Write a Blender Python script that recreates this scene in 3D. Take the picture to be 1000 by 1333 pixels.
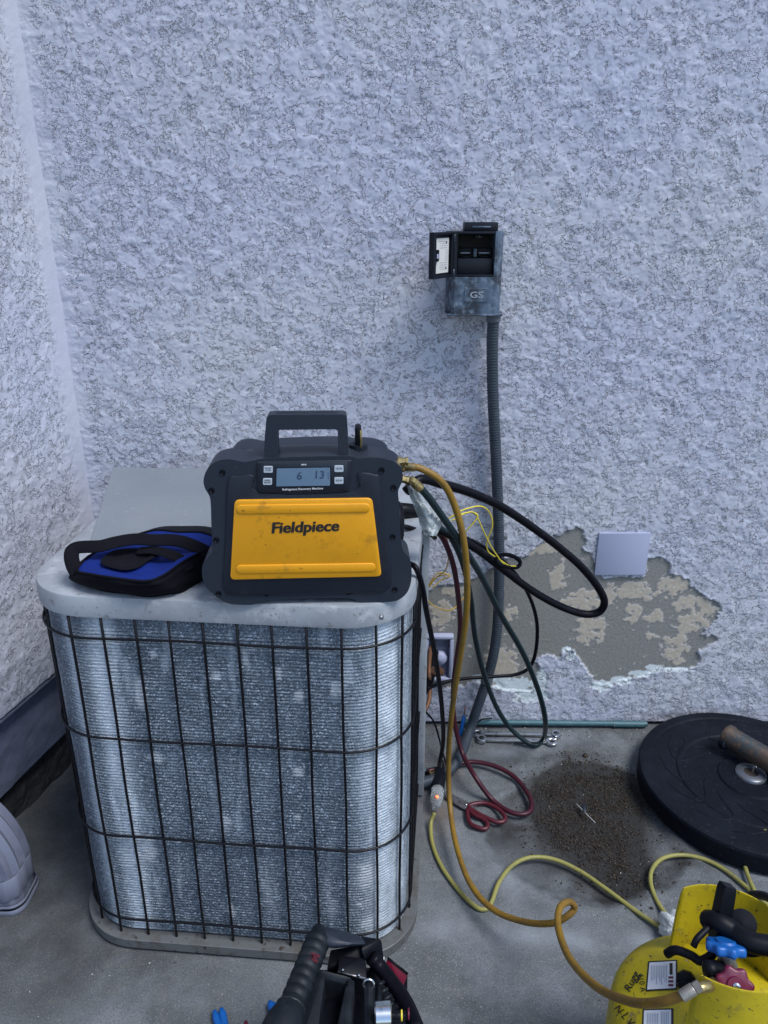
import bpy, bmesh, math, random
import numpy as np
from mathutils import Vector, Matrix
random.seed(7); rng = np.random.default_rng(11)
R = math.radians
for o in list(bpy.data.objects): bpy.data.objects.remove(o)
S = bpy.context.scene
col = S.collection

# ------------------------------------------------------------------ camera, sky, sun, exposure
TILT, FPX, CX, CY = R(21.4), 1001.0, 500.0, 666.5
CAM = Vector((0, -2.0, 1.5))
cd = bpy.data.cameras.new('camera'); cam = bpy.data.objects.new('camera', cd); col.objects.link(cam)
cam.location = CAM; cam.rotation_euler = (R(90) - TILT, 0, 0)
cd.sensor_fit = 'HORIZONTAL'; cd.sensor_width = 36; cd.lens = 36 * FPX / 1000; cd.clip_start = .02; cd.clip_end = 300
S.camera = cam
S.render.resolution_x, S.render.resolution_y = 768, 1024
SUN_EL, SUN_AZ = 60, 126          # azimuth clockwise from +Y
w = bpy.data.worlds.new('World'); S.world = w; w.use_nodes = True
nt = w.node_tree; bg = nt.nodes['Background']
sky = nt.nodes.new('ShaderNodeTexSky'); sky.sky_type = 'NISHITA'; sky.sun_disc = False
sky.sun_elevation = R(SUN_EL); sky.sun_rotation = R(SUN_AZ); sky.air_density = 1.0; sky.dust_density = .6; sky.ozone_density = 1.6
nt.links.new(sky.outputs[0], bg.inputs[0]); bg.inputs[1].default_value = .105
sd = bpy.data.lights.new('sun', 'SUN'); sun = bpy.data.objects.new('sun', sd); col.objects.link(sun)
sd.energy = 1.5; sd.angle = R(24); sd.color = (1, .99, .975)
az, el = R(SUN_AZ), R(SUN_EL)
sdir = Vector((math.sin(az) * math.cos(el), math.cos(az) * math.cos(el), math.sin(el)))
sun.rotation_euler = sdir.to_track_quat('Z', 'Y').to_euler(); sun.location = sdir * 6
vs = S.view_settings; vs.view_transform = 'Standard'; vs.look = 'None'; vs.gamma = 1; vs.exposure = 1.1
try: vs.use_curve_mapping = False
except Exception: pass

# ------------------------------------------------------------------ measuring helpers (a sight line from the camera meets a real plane)
ct, st = math.cos(TILT), math.sin(TILT)
def ray(px, py):
    a = (px - CX) / FPX; b = -(py - CY) / FPX
    return Vector((a, ct + b * st, -st + b * ct))
def onZ(px, py, z): r = ray(px, py); return CAM + r * ((z - CAM.z) / r.z)
def onY(px, py, y): r = ray(px, py); return CAM + r * ((y - CAM.y) / r.y)
def onP(px, py, P, n): r = ray(px, py); return CAM + r * ((P - CAM).dot(n) / r.dot(n))
def atT(px, py, t): return CAM + ray(px, py) * t

# ------------------------------------------------------------------ noise (numpy)
_perm = rng.permutation(512).astype(np.int64); _perm = np.concatenate([_perm, _perm])
_g = rng.uniform(0, 2 * np.pi, 512); _gx, _gy = np.cos(_g), np.sin(_g)
def perlin(x, y, seed=0):
    x = x + seed * 17.31; y = y + seed * 9.77
    xi = np.floor(x).astype(np.int64); yi = np.floor(y).astype(np.int64)
    xf = x - xi; yf = y - yi; xi &= 511; yi &= 511
    u = xf * xf * xf * (xf * (xf * 6 - 15) + 10); v = yf * yf * yf * (yf * (yf * 6 - 15) + 10)
    def gr(ix, iy, dx, dy):
        h = _perm[_perm[ix & 511] + (iy & 511)]; return _gx[h] * dx + _gy[h] * dy
    a = gr(xi, yi, xf, yf); b = gr(xi + 1, yi, xf - 1, yf); c = gr(xi, yi + 1, xf, yf - 1); d = gr(xi + 1, yi + 1, xf - 1, yf - 1)
    return (a + u * (b - a)) + v * ((c + u * (d - c)) - (a + u * (b - a)))
def fbm(x, y, f, o=3, seed=0):
    s = 0; a = 1
    for i in range(o): s = s + a * perlin(x * f, y * f, seed + i); f *= 2.03; a *= .5
    return s
def sst(e0, e1, x): t = np.clip((x - e0) / (e1 - e0), 0, 1); return t * t * (3 - 2 * t)
def sdf_poly(px, py, poly):
    d = np.full(px.shape, 1e9); s = np.ones(px.shape)
    n = len(poly)
    for i in range(n):
        ax, ay = poly[i]; bx, by = poly[i - 1]
        ex, ey = bx - ax, by - ay; wx, wy = px - ax, py - ay
        t = np.clip((wx * ex + wy * ey) / (ex * ex + ey * ey), 0, 1)
        d = np.minimum(d, (wx - ex * t) ** 2 + (wy - ey * t) ** 2)
        c1 = py >= ay; c2 = py < by; c3 = ex * wy > ey * wx
        s = np.where((c1 & c2 & c3) | (~c1 & ~c2 & ~c3), -s, s)
    return s * np.sqrt(d)

# ------------------------------------------------------------------ materials
def mat(name, base=(.5, .5, .5), rough=.6, metal=0, spec=.5, mottles=None, bump=None, coat=0, trans=0, emit=None, alpha=None, sheen=0):
    """mottles: list of (scale, lo, hi, colour, detail); bump: list of (scale, strength, distance)"""
    m = bpy.data.materials.new(name); m.use_nodes = True; t = m.node_tree; p = t.nodes['Principled BSDF']
    p.inputs['Roughness'].default_value = rough; p.inputs['Metallic'].default_value = metal
    p.inputs['Specular IOR Level'].default_value = spec; p.inputs['Coat Weight'].default_value = coat
    p.inputs['Transmission Weight'].default_value = trans; p.inputs['Sheen Weight'].default_value = sheen
    if alpha is not None: p.inputs['Alpha'].default_value = alpha
    if emit: p.inputs['Emission Color'].default_value = (*emit[0], 1); p.inputs['Emission Strength'].default_value = emit[1]
    tc = t.nodes.new('ShaderNodeTexCoord'); cur = None
    rgb = t.nodes.new('ShaderNodeRGB'); rgb.outputs[0].default_value = (*base, 1); cur = rgb.outputs[0]
    for (sc, lo, hi, c, det) in (mottles or []):
        n = t.nodes.new('ShaderNodeTexNoise'); n.inputs['Scale'].default_value = sc; n.inputs['Detail'].default_value = det
        n.inputs['Roughness'].default_value = .65
        t.links.new(tc.outputs['Object'], n.inputs['Vector'])
        mr = t.nodes.new('ShaderNodeMapRange'); mr.inputs['From Min'].default_value = lo; mr.inputs['From Max'].default_value = hi
        t.links.new(n.outputs['Fac'], mr.inputs['Value'])
        mx = t.nodes.new('ShaderNodeMix'); mx.data_type = 'RGBA'
        t.links.new(mr.outputs[0], mx.inputs['Factor']); t.links.new(cur, mx.inputs['A']); mx.inputs['B'].default_value = (*c, 1)
        cur = mx.outputs['Result']
    t.links.new(cur, p.inputs['Base Color'])
    last = None
    for (sc, stg, dist) in (bump or []):
        n = t.nodes.new('ShaderNodeTexNoise'); n.inputs['Scale'].default_value = sc; n.inputs['Detail'].default_value = 3
        t.links.new(tc.outputs['Object'], n.inputs['Vector'])
        b = t.nodes.new('ShaderNodeBump'); b.inputs['Strength'].default_value = stg; b.inputs['Distance'].default_value = dist
        t.links.new(n.outputs['Fac'], b.inputs['Height'])
        if last: t.links.new(last, b.inputs['Normal'])
        last = b.outputs[0]
    if last: t.links.new(last, p.inputs['Normal'])
    m['cur'] = 0
    return m
def add_mask(m, attr, layers):
    """mix colours over the base by painted-surface masks stored on the mesh: layers = [(channel, colour)]"""
    t = m.node_tree; p = t.nodes['Principled BSDF']; src = p.inputs['Base Color'].links[0].from_socket
    a = t.nodes.new('ShaderNodeAttribute'); a.attribute_name = attr
    sp = t.nodes.new('ShaderNodeSeparateColor'); t.links.new(a.outputs['Color'], sp.inputs[0])
    tc = t.nodes.new('ShaderNodeTexCoord')
    for ch, c, c2, sc in layers:
        n = t.nodes.new('ShaderNodeTexNoise'); n.inputs['Scale'].default_value = sc; n.inputs['Detail'].default_value = 4; n.inputs['Roughness'].default_value = .8
        t.links.new(tc.outputs['Object'], n.inputs['Vector'])
        mr = t.nodes.new('ShaderNodeMapRange'); mr.inputs['From Min'].default_value = .35; mr.inputs['From Max'].default_value = .65
        t.links.new(n.outputs['Fac'], mr.inputs['Value'])
        m0 = t.nodes.new('ShaderNodeMix'); m0.data_type = 'RGBA'; m0.inputs['A'].default_value = (*c, 1); m0.inputs['B'].default_value = (*c2, 1)
        t.links.new(mr.outputs[0], m0.inputs['Factor'])
        mx = t.nodes.new('ShaderNodeMix'); mx.data_type = 'RGBA'
        t.links.new(sp.outputs[ch], mx.inputs['Factor']); t.links.new(src, mx.inputs['A']); t.links.new(m0.outputs['Result'], mx.inputs['B'])
        src = mx.outputs['Result']
    t.links.new(src, p.inputs['Base Color'])

PAINT = (.445, .465, .56)
M = {}
M['stucco'] = mat('stucco_paint', PAINT, .75, mottles=[(.9, .38, .6, (.47, .478, .52), 3), (5, .5, .75, (.39, .40, .47), 5), (.55, .5, .7, (.42, .445, .58), 2), (340, .66, .8, (.62, .62, .64), 1)], bump=[(600, .35, .001)])
add_mask(M['stucco'], 'mask', [(0, (.14, .14, .13), (.29, .28, .255), 240), (1, (.37, .325, .26), (.48, .425, .345), 90), (2, (.52, .58, .60), (.64, .69, .70), 60)])
def lace_bump(m, layers):
    t = m.node_tree; p = t.nodes['Principled BSDF']; tc = t.nodes.new('ShaderNodeTexCoord')
    last = p.inputs['Normal'].links[0].from_socket if p.inputs['Normal'].links else None
    a = t.nodes.new('ShaderNodeAttribute'); a.attribute_name = 'mask'; sp = t.nodes.new('ShaderNodeSeparateColor'); t.links.new(a.outputs['Color'], sp.inputs[0])
    add = t.nodes.new('ShaderNodeMath'); add.operation = 'ADD'; add.use_clamp = True; t.links.new(sp.outputs[0], add.inputs[0]); t.links.new(sp.outputs[1], add.inputs[1])
    inv = t.nodes.new('ShaderNodeMath'); inv.operation = 'SUBTRACT'; inv.inputs[0].default_value = 1; t.links.new(add.outputs[0], inv.inputs[1])
    def mth(op, *ins):
        n = t.nodes.new('ShaderNodeMath'); n.operation = op
        for i, v in enumerate(ins):
            if isinstance(v, (int, float)): n.inputs[i].default_value = v
            else: t.links.new(v, n.inputs[i])
        return n.outputs[0]
    def noise(sc, det, rough=.55, dis=0.):
        n = t.nodes.new('ShaderNodeTexNoise'); n.inputs['Scale'].default_value = sc; n.inputs['Detail'].default_value = det
        n.inputs['Roughness'].default_value = rough; n.inputs['Distortion'].default_value = dis; t.links.new(tc.outputs['Object'], n.inputs['Vector']); return n.outputs['Fac']
    def step(v, lo, hi, a=0., b=1.):
        mr = t.nodes.new('ShaderNodeMapRange'); mr.interpolation_type = 'SMOOTHSTEP'; mr.inputs['From Min'].default_value = lo; mr.inputs['From Max'].default_value = hi
        mr.inputs['To Min'].default_value = a; mr.inputs['To Max'].default_value = b; t.links.new(v, mr.inputs['Value']); return mr.outputs[0]
    big = noise(3.5, 3)
    pl = mth('ADD', noise(layers[0], 6, .66, .2), mth('MULTIPLY', mth('SUBTRACT', big, .5), .30))
    P_ = step(pl, .462, .487); P2 = step(pl, .60, .625)                 # trowelled sheets, two thicknesses
    Q_ = step(noise(layers[1], 3, .55, .2), .47, .50)                    # small nubs standing in the low parts
    Q2 = step(noise(layers[1] * 1.9, 2), .50, .55)
    low = mth('ADD', mth('MULTIPLY', Q_, .55), mth('MULTIPLY', Q2, .22))
    h = mth('ADD', mth('MAXIMUM', mth('MULTIPLY', P_, .95), low), mth('MULTIPLY', P2, .45))
    b = t.nodes.new('ShaderNodeBump'); b.inputs['Distance'].default_value = layers[2]
    t.links.new(mth('MULTIPLY', inv.outputs[0], a.outputs['Alpha']), b.inputs['Strength']); t.links.new(h, b.inputs['Height'])
    if last: t.links.new(last, b.inputs['Normal'])
    t.links.new(b.outputs[0], p.inputs['Normal'])
lace_bump(M['stucco'], (19, 52, .0100))
M['foundation'] = mat('foundation_paint', (0.1410, 0.1572, 0.2354), .8, mottles=[(8, .45, .7, (0.0976, 0.1068, 0.1610), 5)], bump=[(40, .5, .004), (200, .4, .002)])
M['footing'] = mat('bare_footing', (0.0243, 0.0243, 0.0270), .9, mottles=[(14, .4, .7, (0.0432, 0.0432, 0.0432), 5)], bump=[(60, .8, .01)])
M['concrete'] = mat('slab_concrete', (0.1190, 0.1301, 0.1405), .8, mottles=[(2.4, .38, .62, (0.0737, 0.0800, 0.0864), 6), (6, .48, .68, (0.1700, 0.1869, 0.2053), 6), (30, .52, .72, (0.1473, 0.1501, 0.1458), 6), (230, .52, .68, (0.0793, 0.0846, 0.0864), 2), (300, .60, .70, (0.2152, 0.2280, 0.2324), 1), (90, .69, .73, (0.0454, 0.0445, 0.0433), 2)], bump=[(240, .35, .002), (45, .3, .004)])
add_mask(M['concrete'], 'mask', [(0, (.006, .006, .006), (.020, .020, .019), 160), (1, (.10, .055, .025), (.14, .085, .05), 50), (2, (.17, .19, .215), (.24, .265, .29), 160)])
M['ac_paint'] = mat('ac_cover_paint', (0.3132, 0.3402, 0.3726), .42, mottles=[(4, .42, .66, (0.2160, 0.2322, 0.2484), 6), (22, .56, .66, (0.3672, 0.3888, 0.4104), 5), (60, .60, .70, (0.1620, 0.1620, 0.1566), 4), (160, .66, .72, (0.0648, 0.0540, 0.0432), 3)], bump=[(300, .08, .001), (8, .15, .004)])
M['ac_pan'] = mat('ac_pan_paint', (0.1013, 0.1080, 0.1114), .55, mottles=[(14, .5, .68, (0.0675, 0.0607, 0.0506), 5), (60, .58, .68, (0.0338, 0.0236, 0.0169), 4)], bump=[(120, .3, .002)])
M['wire'] = mat('black_guard_wire', (0.0040, 0.0040, 0.0064), .4, spec=.25, mottles=[(120, .6, .7, (0.0096, 0.0080, 0.0080), 3)])
M['sheet'] = mat('grey_sheet_metal', (0.1866, 0.2126, 0.2393), .38, metal=.15, mottles=[(2.5, .4, .7, (0.2259, 0.2480, 0.2658), 4), (90, .68, .74, (0.3732, 0.3847, 0.4039), 2)], bump=[(3, .15, .01)])
M['black'] = mat('black_plastic', (.003, .004, .007), .48, spec=.18, bump=[(200, .1, .001)])
M['blackhole'] = mat('black_inside', (.006, .006, .007), .7)
M['mgrey'] = mat('machine_charcoal_plastic', (0.0139, 0.0203, 0.0326), .5, spec=.35, mottles=[(9, .5, .75, (0.0214, 0.0266, 0.0363), 5), (70, .66, .74, (0.0429, 0.0453, 0.0500), 4)], bump=[(500, .15, .0008)])
M['mgrey2'] = mat('machine_dark_plastic', (0.0095, 0.0139, 0.0227), .45, spec=.35, mottles=[(25, .55, .75, (0.0189, 0.0221, 0.0265), 4)], bump=[(500, .15, .0008)])
M['myel'] = mat('machine_yellow_plastic', (0.72, 0.315, 0.004), .42, mottles=[(7, .52, .8, (0.5022, 0.2232, 0.0056), 5), (22, .58, .76, (0.3162, 0.1395, 0.0112), 4), (130, .66, .75, (0.1116, 0.0558, 0.0112), 3)], bump=[(300, .1, .0006)])
M['ink'] = mat('black_print', (.012, .01, .01), .5)
M['white'] = mat('white_print', (0.6624, 0.6716, 0.6900), .5)
M['lcd'] = mat('lcd_glass', (0.1105, 0.1785, 0.2601), .25, mottles=[(12, .4, .7, (0.1436, 0.2125, 0.2890), 2)])
M['lcdink'] = mat('lcd_segment', (.035, .06, .11), .3)
M['button'] = mat('button_rubber', (.42, .47, .52), .5)
M['lightgrey'] = mat('grey_rim', (.3, .33, .37), .5)
M['brass'] = mat('brass', (0.4125, 0.315, 0.135), .35, metal=.9, mottles=[(80, .5, .7, (0.225, 0.165, 0.075), 3)])
M['steel'] = mat('polished_steel', (.62, .64, .66), .22, metal=1, mottles=[(60, .55, .7, (.3, .3, .3), 3)])
M['dsteel'] = mat('dull_steel', (.3, .31, .33), .4, metal=.9, mottles=[(60, .5, .7, (.15, .13, .12), 3)])
M['blue'] = mat('blue_fabric', (0.0027, 0.0158, 0.1485), .8, spec=.2, mottles=[(40, .5, .8, (0.0022, 0.0135, 0.0990), 3)], bump=[(900, .4, .0008), (25, .2, .004)])
M['bfab'] = mat('black_fabric', (.003, .003, .006), .85, spec=.15, bump=[(900, .5, .0008), (30, .3, .004)])
M['blueplastic'] = mat('blue_handle_plastic', (0.007, 0.105, 0.385), .35)
M['boxplastic'] = mat('weathered_black_box', (0.0176, 0.024, 0.036), .5, mottles=[(16, .42, .60, (0.08, 0.12, 0.176), 5), (60, .52, .7, (0.176, 0.224, 0.272), 4)], bump=[(150, .2, .001)])
M['boxdark'] = mat('dark_box_plastic', (.004, .006, .012), .4, spec=.3)
M['paper'] = mat('printed_label', (0.576, 0.56, 0.528), .6, mottles=[(50, .55, .75, (0.48, 0.464, 0.432), 3)])
M['conduit'] = mat('grey_conduit', (0.0338, 0.045, 0.06), .5, spec=.35, mottles=[(20, .5, .75, (0.0525, 0.0638, 0.0788), 3)])
M['conduit2'] = mat('grey_coupling', (0.09, 0.105, 0.1275), .5)
M['blank'] = mat('painted_cover', (0.3343, 0.3575, 0.4829), .55, bump=[(80, .06, .001)])
M['teal'] = mat('teal_pipe', (0.035, 0.105, 0.126), .5, mottles=[(30, .5, .7, (0.07, 0.14, 0.154), 4)], bump=[(100, .2, .001)])
M['copper'] = mat('tarnished_copper', (.22, .1, .05), .6, metal=.5, mottles=[(60, .45, .65, (.1, .06, .04), 4)])
M['hblack'] = mat('black_cable_jacket', (.003, .003, .006), .4, spec=.15, mottles=[(50, .6, .8, (.012, .012, .016), 3)])
M['hgreen'] = mat('dark_green_hose', (0.006, 0.0165, 0.021), .4, spec=.35, mottles=[(40, .55, .8, (0.015, 0.03, 0.0338), 3)])
M['hyel'] = mat('aged_yellow_hose', (0.2295, 0.1318, 0.0153), .45, spec=.35, mottles=[(14, .45, .7, (0.1445, 0.0808, 0.0213), 4), (90, .6, .72, (0.119, 0.068, 0.0255), 3)])
M['hred'] = mat('dark_red_hose', (0.0455, 0.0063, 0.014), .42, spec=.35, mottles=[(30, .5, .7, (0.0245, 0.0056, 0.0105), 3)])
M['cord'] = mat('yellow_cord_jacket', (0.255, 0.238, 0.068), .45, spec=.35, mottles=[(20, .5, .7, (0.17, 0.1615, 0.0595), 4), (120, .62, .7, (0.153, 0.136, 0.0595), 3)])
M['ywire'] = mat('yellow_wire', (.75, .60, .04), .4)
M['owire'] = mat('amber_wire', (.55, .34, .05), .4)
M['clear'] = mat('clear_plastic', (.75, .80, .82), .18, trans=.75, spec=.6, bump=[(60, .6, .006)], alpha=.85)
M['wrap'] = mat('crumpled_film', (.62, .68, .68), .22, alpha=.8, trans=.3, bump=[(70, .8, .008), (180, .5, .003)])
M['bagpl'] = mat('white_plastic_bag', (.62, .65, .67), .3, alpha=.93, bump=[(50, .8, .008), (140, .5, .003)])
M['lit'] = mat('lit_red_lamp', (.8, .1, .03), .4, emit=((1, .12, .04), 2.2))
M['rubber'] = mat('black_rubber', (.003, .005, .010), .6, spec=.14, mottles=[(9, .45, .7, (.008, .011, .018), 5), (160, .68, .74, (.06, .06, .07), 2)], bump=[(300, .3, .001), (25, .2, .003)])
M['hub'] = mat('galvanised_hub', (0.14, 0.161, 0.196), .35, metal=.6, mottles=[(50, .5, .7, (0.154, 0.14, 0.126), 4)])
M['rust'] = mat('rusty_steel', (0.078, 0.051, 0.036), .6, metal=.4, mottles=[(14, .42, .6, (0.03, 0.039, 0.045), 4), (60, .55, .7, (0.12, 0.06, 0.03), 4)], bump=[(100, .4, .002)])
M['redh'] = mat('red_grip', (0.0654, 0.0036, 0.0107), .45)
M['tank'] = mat('tank_yellow_paint', (.46, .36, .006), .45, mottles=[(7, .46, .7, (.34, .26, .008), 5), (30, .58, .68, (.22, .17, .03), 5), (110, .62, .68, (.10, .08, .02), 3), (60, .70, .72, (.30, .29, .27), 4)], bump=[(60, .25, .002), (18, .2, .004)])
M['redknob'] = mat('maroon_knob', (.13, .008, .035), .4, mottles=[(60, .5, .75, (.08, .01, .03), 3)])
M['blueknob'] = mat('blue_knob', (0.007, 0.098, 0.35), .4)
M['brackish'] = mat('valve_metal', (.28, .26, .23), .45, metal=.7, mottles=[(60, .5, .7, (.16, .13, .1), 3)])
M['downspout'] = mat('downspout_paint', (0.1632, 0.1768, 0.2380), .5, mottles=[(20, .5, .75, (0.1224, 0.1326, 0.1836), 4)], bump=[(60, .1, .002)])
M['crimson'] = mat('crimson_case', (0.14, 0.0021, 0.021), .4)
M['pump'] = mat('pump_casting', (0.0058, 0.0082, 0.0120), .5, spec=.3, mottles=[(20, .5, .75, (0.0192, 0.0240, 0.0288), 4)])
M['grit'] = mat('soil_grit', (0.0095, 0.0069, 0.0045), .9, mottles=[(420, .45, .62, (0.0239, 0.0154, 0.0089), 2), (330, .64, .68, (0.1169, 0.0847, 0.0574), 0)])
M['plaster'] = mat('plaster_crumb', (.17, .17, .165), .9, mottles=[(90, .45, .6, (.28, .27, .25), 2)])
M['chip'] = mat('pale_chip', (.38, .39, .39), .8)
M['coil'] = mat('spine_fin_coil', (0.1187, 0.1550, 0.1961), .45, metal=.15, mottles=[(4, .42, .68, (0.1995, 0.2450, 0.2968), 5), (330, .48, .60, (0.0475, 0.0630, 0.0848), 2), (260, .56, .64, (0.3990, 0.4700, 0.5512), 2)], bump=[(700, .8, .003)])
add_mask(M['coil'], 'mask', [(0, (.74, .82, .90), (.36, .42, .48), 330), (1, (.66, .70, .74), (.46, .50, .54), 300)])

# ------------------------------------------------------------------ object helpers
def link(name, verts, faces, m, parent=None, smooth=True, world=False, angle=None):
    me = bpy.data.meshes.new(name)
    if parent is not None and world:
        inv = parent.matrix_basis.inverted() if parent.parent is None else (parent.parent.matrix_basis @ parent.matrix_basis).inverted()
        verts = [inv @ Vector(v) for v in verts]
    me.from_pydata([tuple(v) for v in verts], [], faces); me.update()
    o = bpy.data.objects.new(name, me); col.objects.link(o)
    me.materials.append(m if not isinstance(m, str) else M[m])
    if smooth:
        me.polygons.foreach_set('use_smooth', [True] * len(me.polygons))
        if angle: me.set_sharp_from_angle(angle=R(angle))
    if parent is not None: o.parent = parent
    return o
def tag(o, label, cat, group=None):
    o['label'] = label; o['category'] = cat
    if group: o['group'] = group
    return o
def thing(name, loc, rz, label, cat, group=None):
    o = bpy.data.objects.new(name, None); col.objects.link(o); o.location = loc; o.rotation_euler = (0, 0, rz)
    o.empty_display_size = .05
    o.matrix_basis = Matrix.Translation(loc) @ Matrix.Rotation(rz, 4, 'Z')
    return tag(o, label, cat, group)
class G:
    """geometry collector"""
    def __init__(s): s.v = []; s.f = []
    def add(s, v, f):
        n = len(s.v); s.v += [Vector(x) for x in v]; s.f += [tuple(i + n for i in q) for q in f]; return s
    def link(s, name, m, parent=None, **k): return link(name, s.v, s.f, m, parent, **k)
def bm_out(bm):
    bm.verts.ensure_lookup_table(); bm.normal_update()
    v = [x.co.copy() for x in bm.verts]; f = [tuple(q.index for q in p.verts) for p in bm.faces]; bm.free(); return v, f
def box(c, s, rot=None, bev=0, seg=2):
    bm = bmesh.new(); bmesh.ops.create_cube(bm, size=1)
    for v in bm.verts: v.co = Vector((v.co.x * s[0], v.co.y * s[1], v.co.z * s[2]))
    if bev: bmesh.ops.bevel(bm, geom=bm.edges[:], offset=bev, segments=seg, affect='EDGES', profile=.5)
    mt = Matrix.Translation(c) @ (rot.to_4x4() if rot is not None else Matrix.Identity(4))
    bmesh.ops.transform(bm, matrix=mt, verts=bm.verts[:])
    return bm_out(bm)
def prism(poly, d, fr, bev=0, seg=2, both=False):
    """poly: 2-D outline, extruded by d along fr's third axis; fr = (origin, u, v, n); bevelled on the far (n) side"""
    bm = bmesh.new(); vs_ = [bm.verts.new((p[0], p[1], 0)) for p in poly]
    f = bm.faces.new(vs_); 
    if f.normal.z > 0 or True: bm.normal_update()
    if f.normal.z > 0: f.normal_flip()
    r = bmesh.ops.extrude_face_region(bm, geom=[f]); nv = [e for e in r['geom'] if isinstance(e, bmesh.types.BMVert)]
    for v in nv: v.co.z = d
    bmesh.ops.recalc_face_normals(bm, faces=bm.faces[:])
    if bev:
        es = [e for e in bm.edges if (all(abs(v.co.z - d) < 1e-9 for v in e.verts)) or (both and all(abs(v.co.z) < 1e-9 for v in e.verts))]
        bmesh.ops.bevel(bm, geom=es, offset=bev, segments=seg, affect='EDGES', profile=.5)
    O, u, v2, n = fr
    for v in bm.verts: v.co = O + u * v.co.x + v2 * v.co.y + n * v.co.z
    bmesh.ops.recalc_face_normals(bm, faces=bm.faces[:])
    return bm_out(bm)
def spline(pts, n=6, closed=False):
    P = [Vector(p) for p in pts]; out = []
    m = len(P)
    for i in range(m if closed else m - 1):
        p0 = P[i - 1] if (i > 0 or closed) else P[0] * 2 - P[1]
        p1 = P[i]; p2 = P[(i + 1) % m]
        p3 = P[(i + 2) % m] if (i + 2 < m or closed) else P[-1] * 2 - P[-2]
        for k in range(n):
            t = k / n
            out.append(.5 * ((2 * p1) + (p2 - p0) * t + (2 * p0 - 5 * p1 + 4 * p2 - p3) * t * t + (3 * p1 - p0 - 3 * p2 + p3) * t ** 3))
    if not closed: out.append(P[-1])
    return out
def tube(pts, r, seg=10, closed=False, flat=1.0, up=None):
    n = len(pts); rr = r if hasattr(r, '__len__') else [r] * n
    T = []
    for i in range(n):
        a = pts[i - 1] if (i > 0 or closed) else pts[0]; b = pts[(i + 1) % n] if (i < n - 1 or closed) else pts[-1]
        d = (b - a); T.append(d.normalized() if d.length > 1e-9 else (T[-1] if T else Vector((0, 0, 1))))
    nrm = up.copy() if up is not None else (Vector((0, 0, 1)) if abs(T[0].z) < .9 else Vector((1, 0, 0)))
    v = []; f = []
    for i in range(n):
        nrm = (nrm - T[i] * nrm.dot(T[i])); nrm.normalize(); b = T[i].cross(nrm)
        for k in range(seg):
            a = 2 * math.pi * k / seg
            v.append(pts[i] + (nrm * math.cos(a) * flat + b * math.sin(a)) * rr[i])
    m = n if closed else n - 1
    for i in range(m):
        for k in range(seg):
            j = (i + 1) % n
            f.append((i * seg + k, i * seg + (k + 1) % seg, j * seg + (k + 1) % seg, j * seg + k))
    if not closed:
        f.append(tuple(range(seg))[::-1]); f.append(tuple((n - 1) * seg + k for k in range(seg)))
    return v, f
def lathe(prof, seg=32, O=Vector((0, 0, 0)), ax=Vector((0, 0, 1)), cap=True):
    """prof: (radius, height) list"""
    u = Vector((1, 0, 0)) if abs(ax.x) < .9 else Vector((0, 1, 0)); u = (u - ax * u.dot(ax)).normalized(); w_ = ax.cross(u)
    v = []; f = []
    for (r_, h) in prof:
        for k in range(seg):
            a = 2 * math.pi * k / seg; v.append(O + ax * h + (u * math.cos(a) + w_ * math.sin(a)) * r_)
    for i in range(len(prof) - 1):
        for k in range(seg): f.append((i * seg + k, i * seg + (k + 1) % seg, (i + 1) * seg + (k + 1) % seg, (i + 1) * seg + k))
    if cap: f.append(tuple(range(seg))[::-1]); f.append(tuple((len(prof) - 1) * seg + k for k in range(seg)))
    return v, f
def rrect(w_, h, r, n=5, cx=0, cy=0):
    out = []
    for (sx, sy, a0) in ((1, 1, 0), (-1, 1, 90), (-1, -1, 180), (1, -1, 270)):
        for k in range(n + 1):
            a = R(a0 + 90 * k / n); out.append((cx + sx * (w_ / 2 - r) + r * math.cos(a), cy + sy * (h / 2 - r) + r * math.sin(a)))
    return out
def text_geo(s, size, extrude=0, shear=0, offset=0, sx=1):
    c = bpy.data.curves.new('t', 'FONT'); c.body = s; c.size = size; c.extrude = extrude; c.shear = shear; c.offset = offset
    c.align_x = 'CENTER'; c.align_y = 'CENTER'; c.resolution_u = 3
    o = bpy.data.objects.new('t', c); col.objects.link(o)
    dg = bpy.context.evaluated_depsgraph_get(); me = o.evaluated_get(dg).to_mesh()
    v = [Vector((q.co.x * sx, q.co.y, q.co.z)) for q in me.vertices]; f = [tuple(p.vertices) for p in me.polygons]
    o.evaluated_get(dg).to_mesh_clear(); bpy.data.objects.remove(o); bpy.data.curves.remove(c)
    return v, f
def text_on(s, size, fr, rot=0, **k):
    v, f = text_geo(s, size, **k); O, u, v2, n = fr; cr, sr = math.cos(rot), math.sin(rot)
    return [O + u * (q.x * cr - q.y * sr) + v2 * (q.x * sr + q.y * cr) + n * q.z for q in v], f
def pathz(L, r, floor=.0):
    """list of (px, py, kind, value): kind 'z' height, 't' distance along the sight line, 'y' depth"""
    out = []
    for q in L:
        out.append(onZ(q[0], q[1], q[3]) if q[2] == 'z' else atT(q[0], q[1], q[3]) if q[2] == 't' else onY(q[0], q[1], q[3]))
    return out

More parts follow.
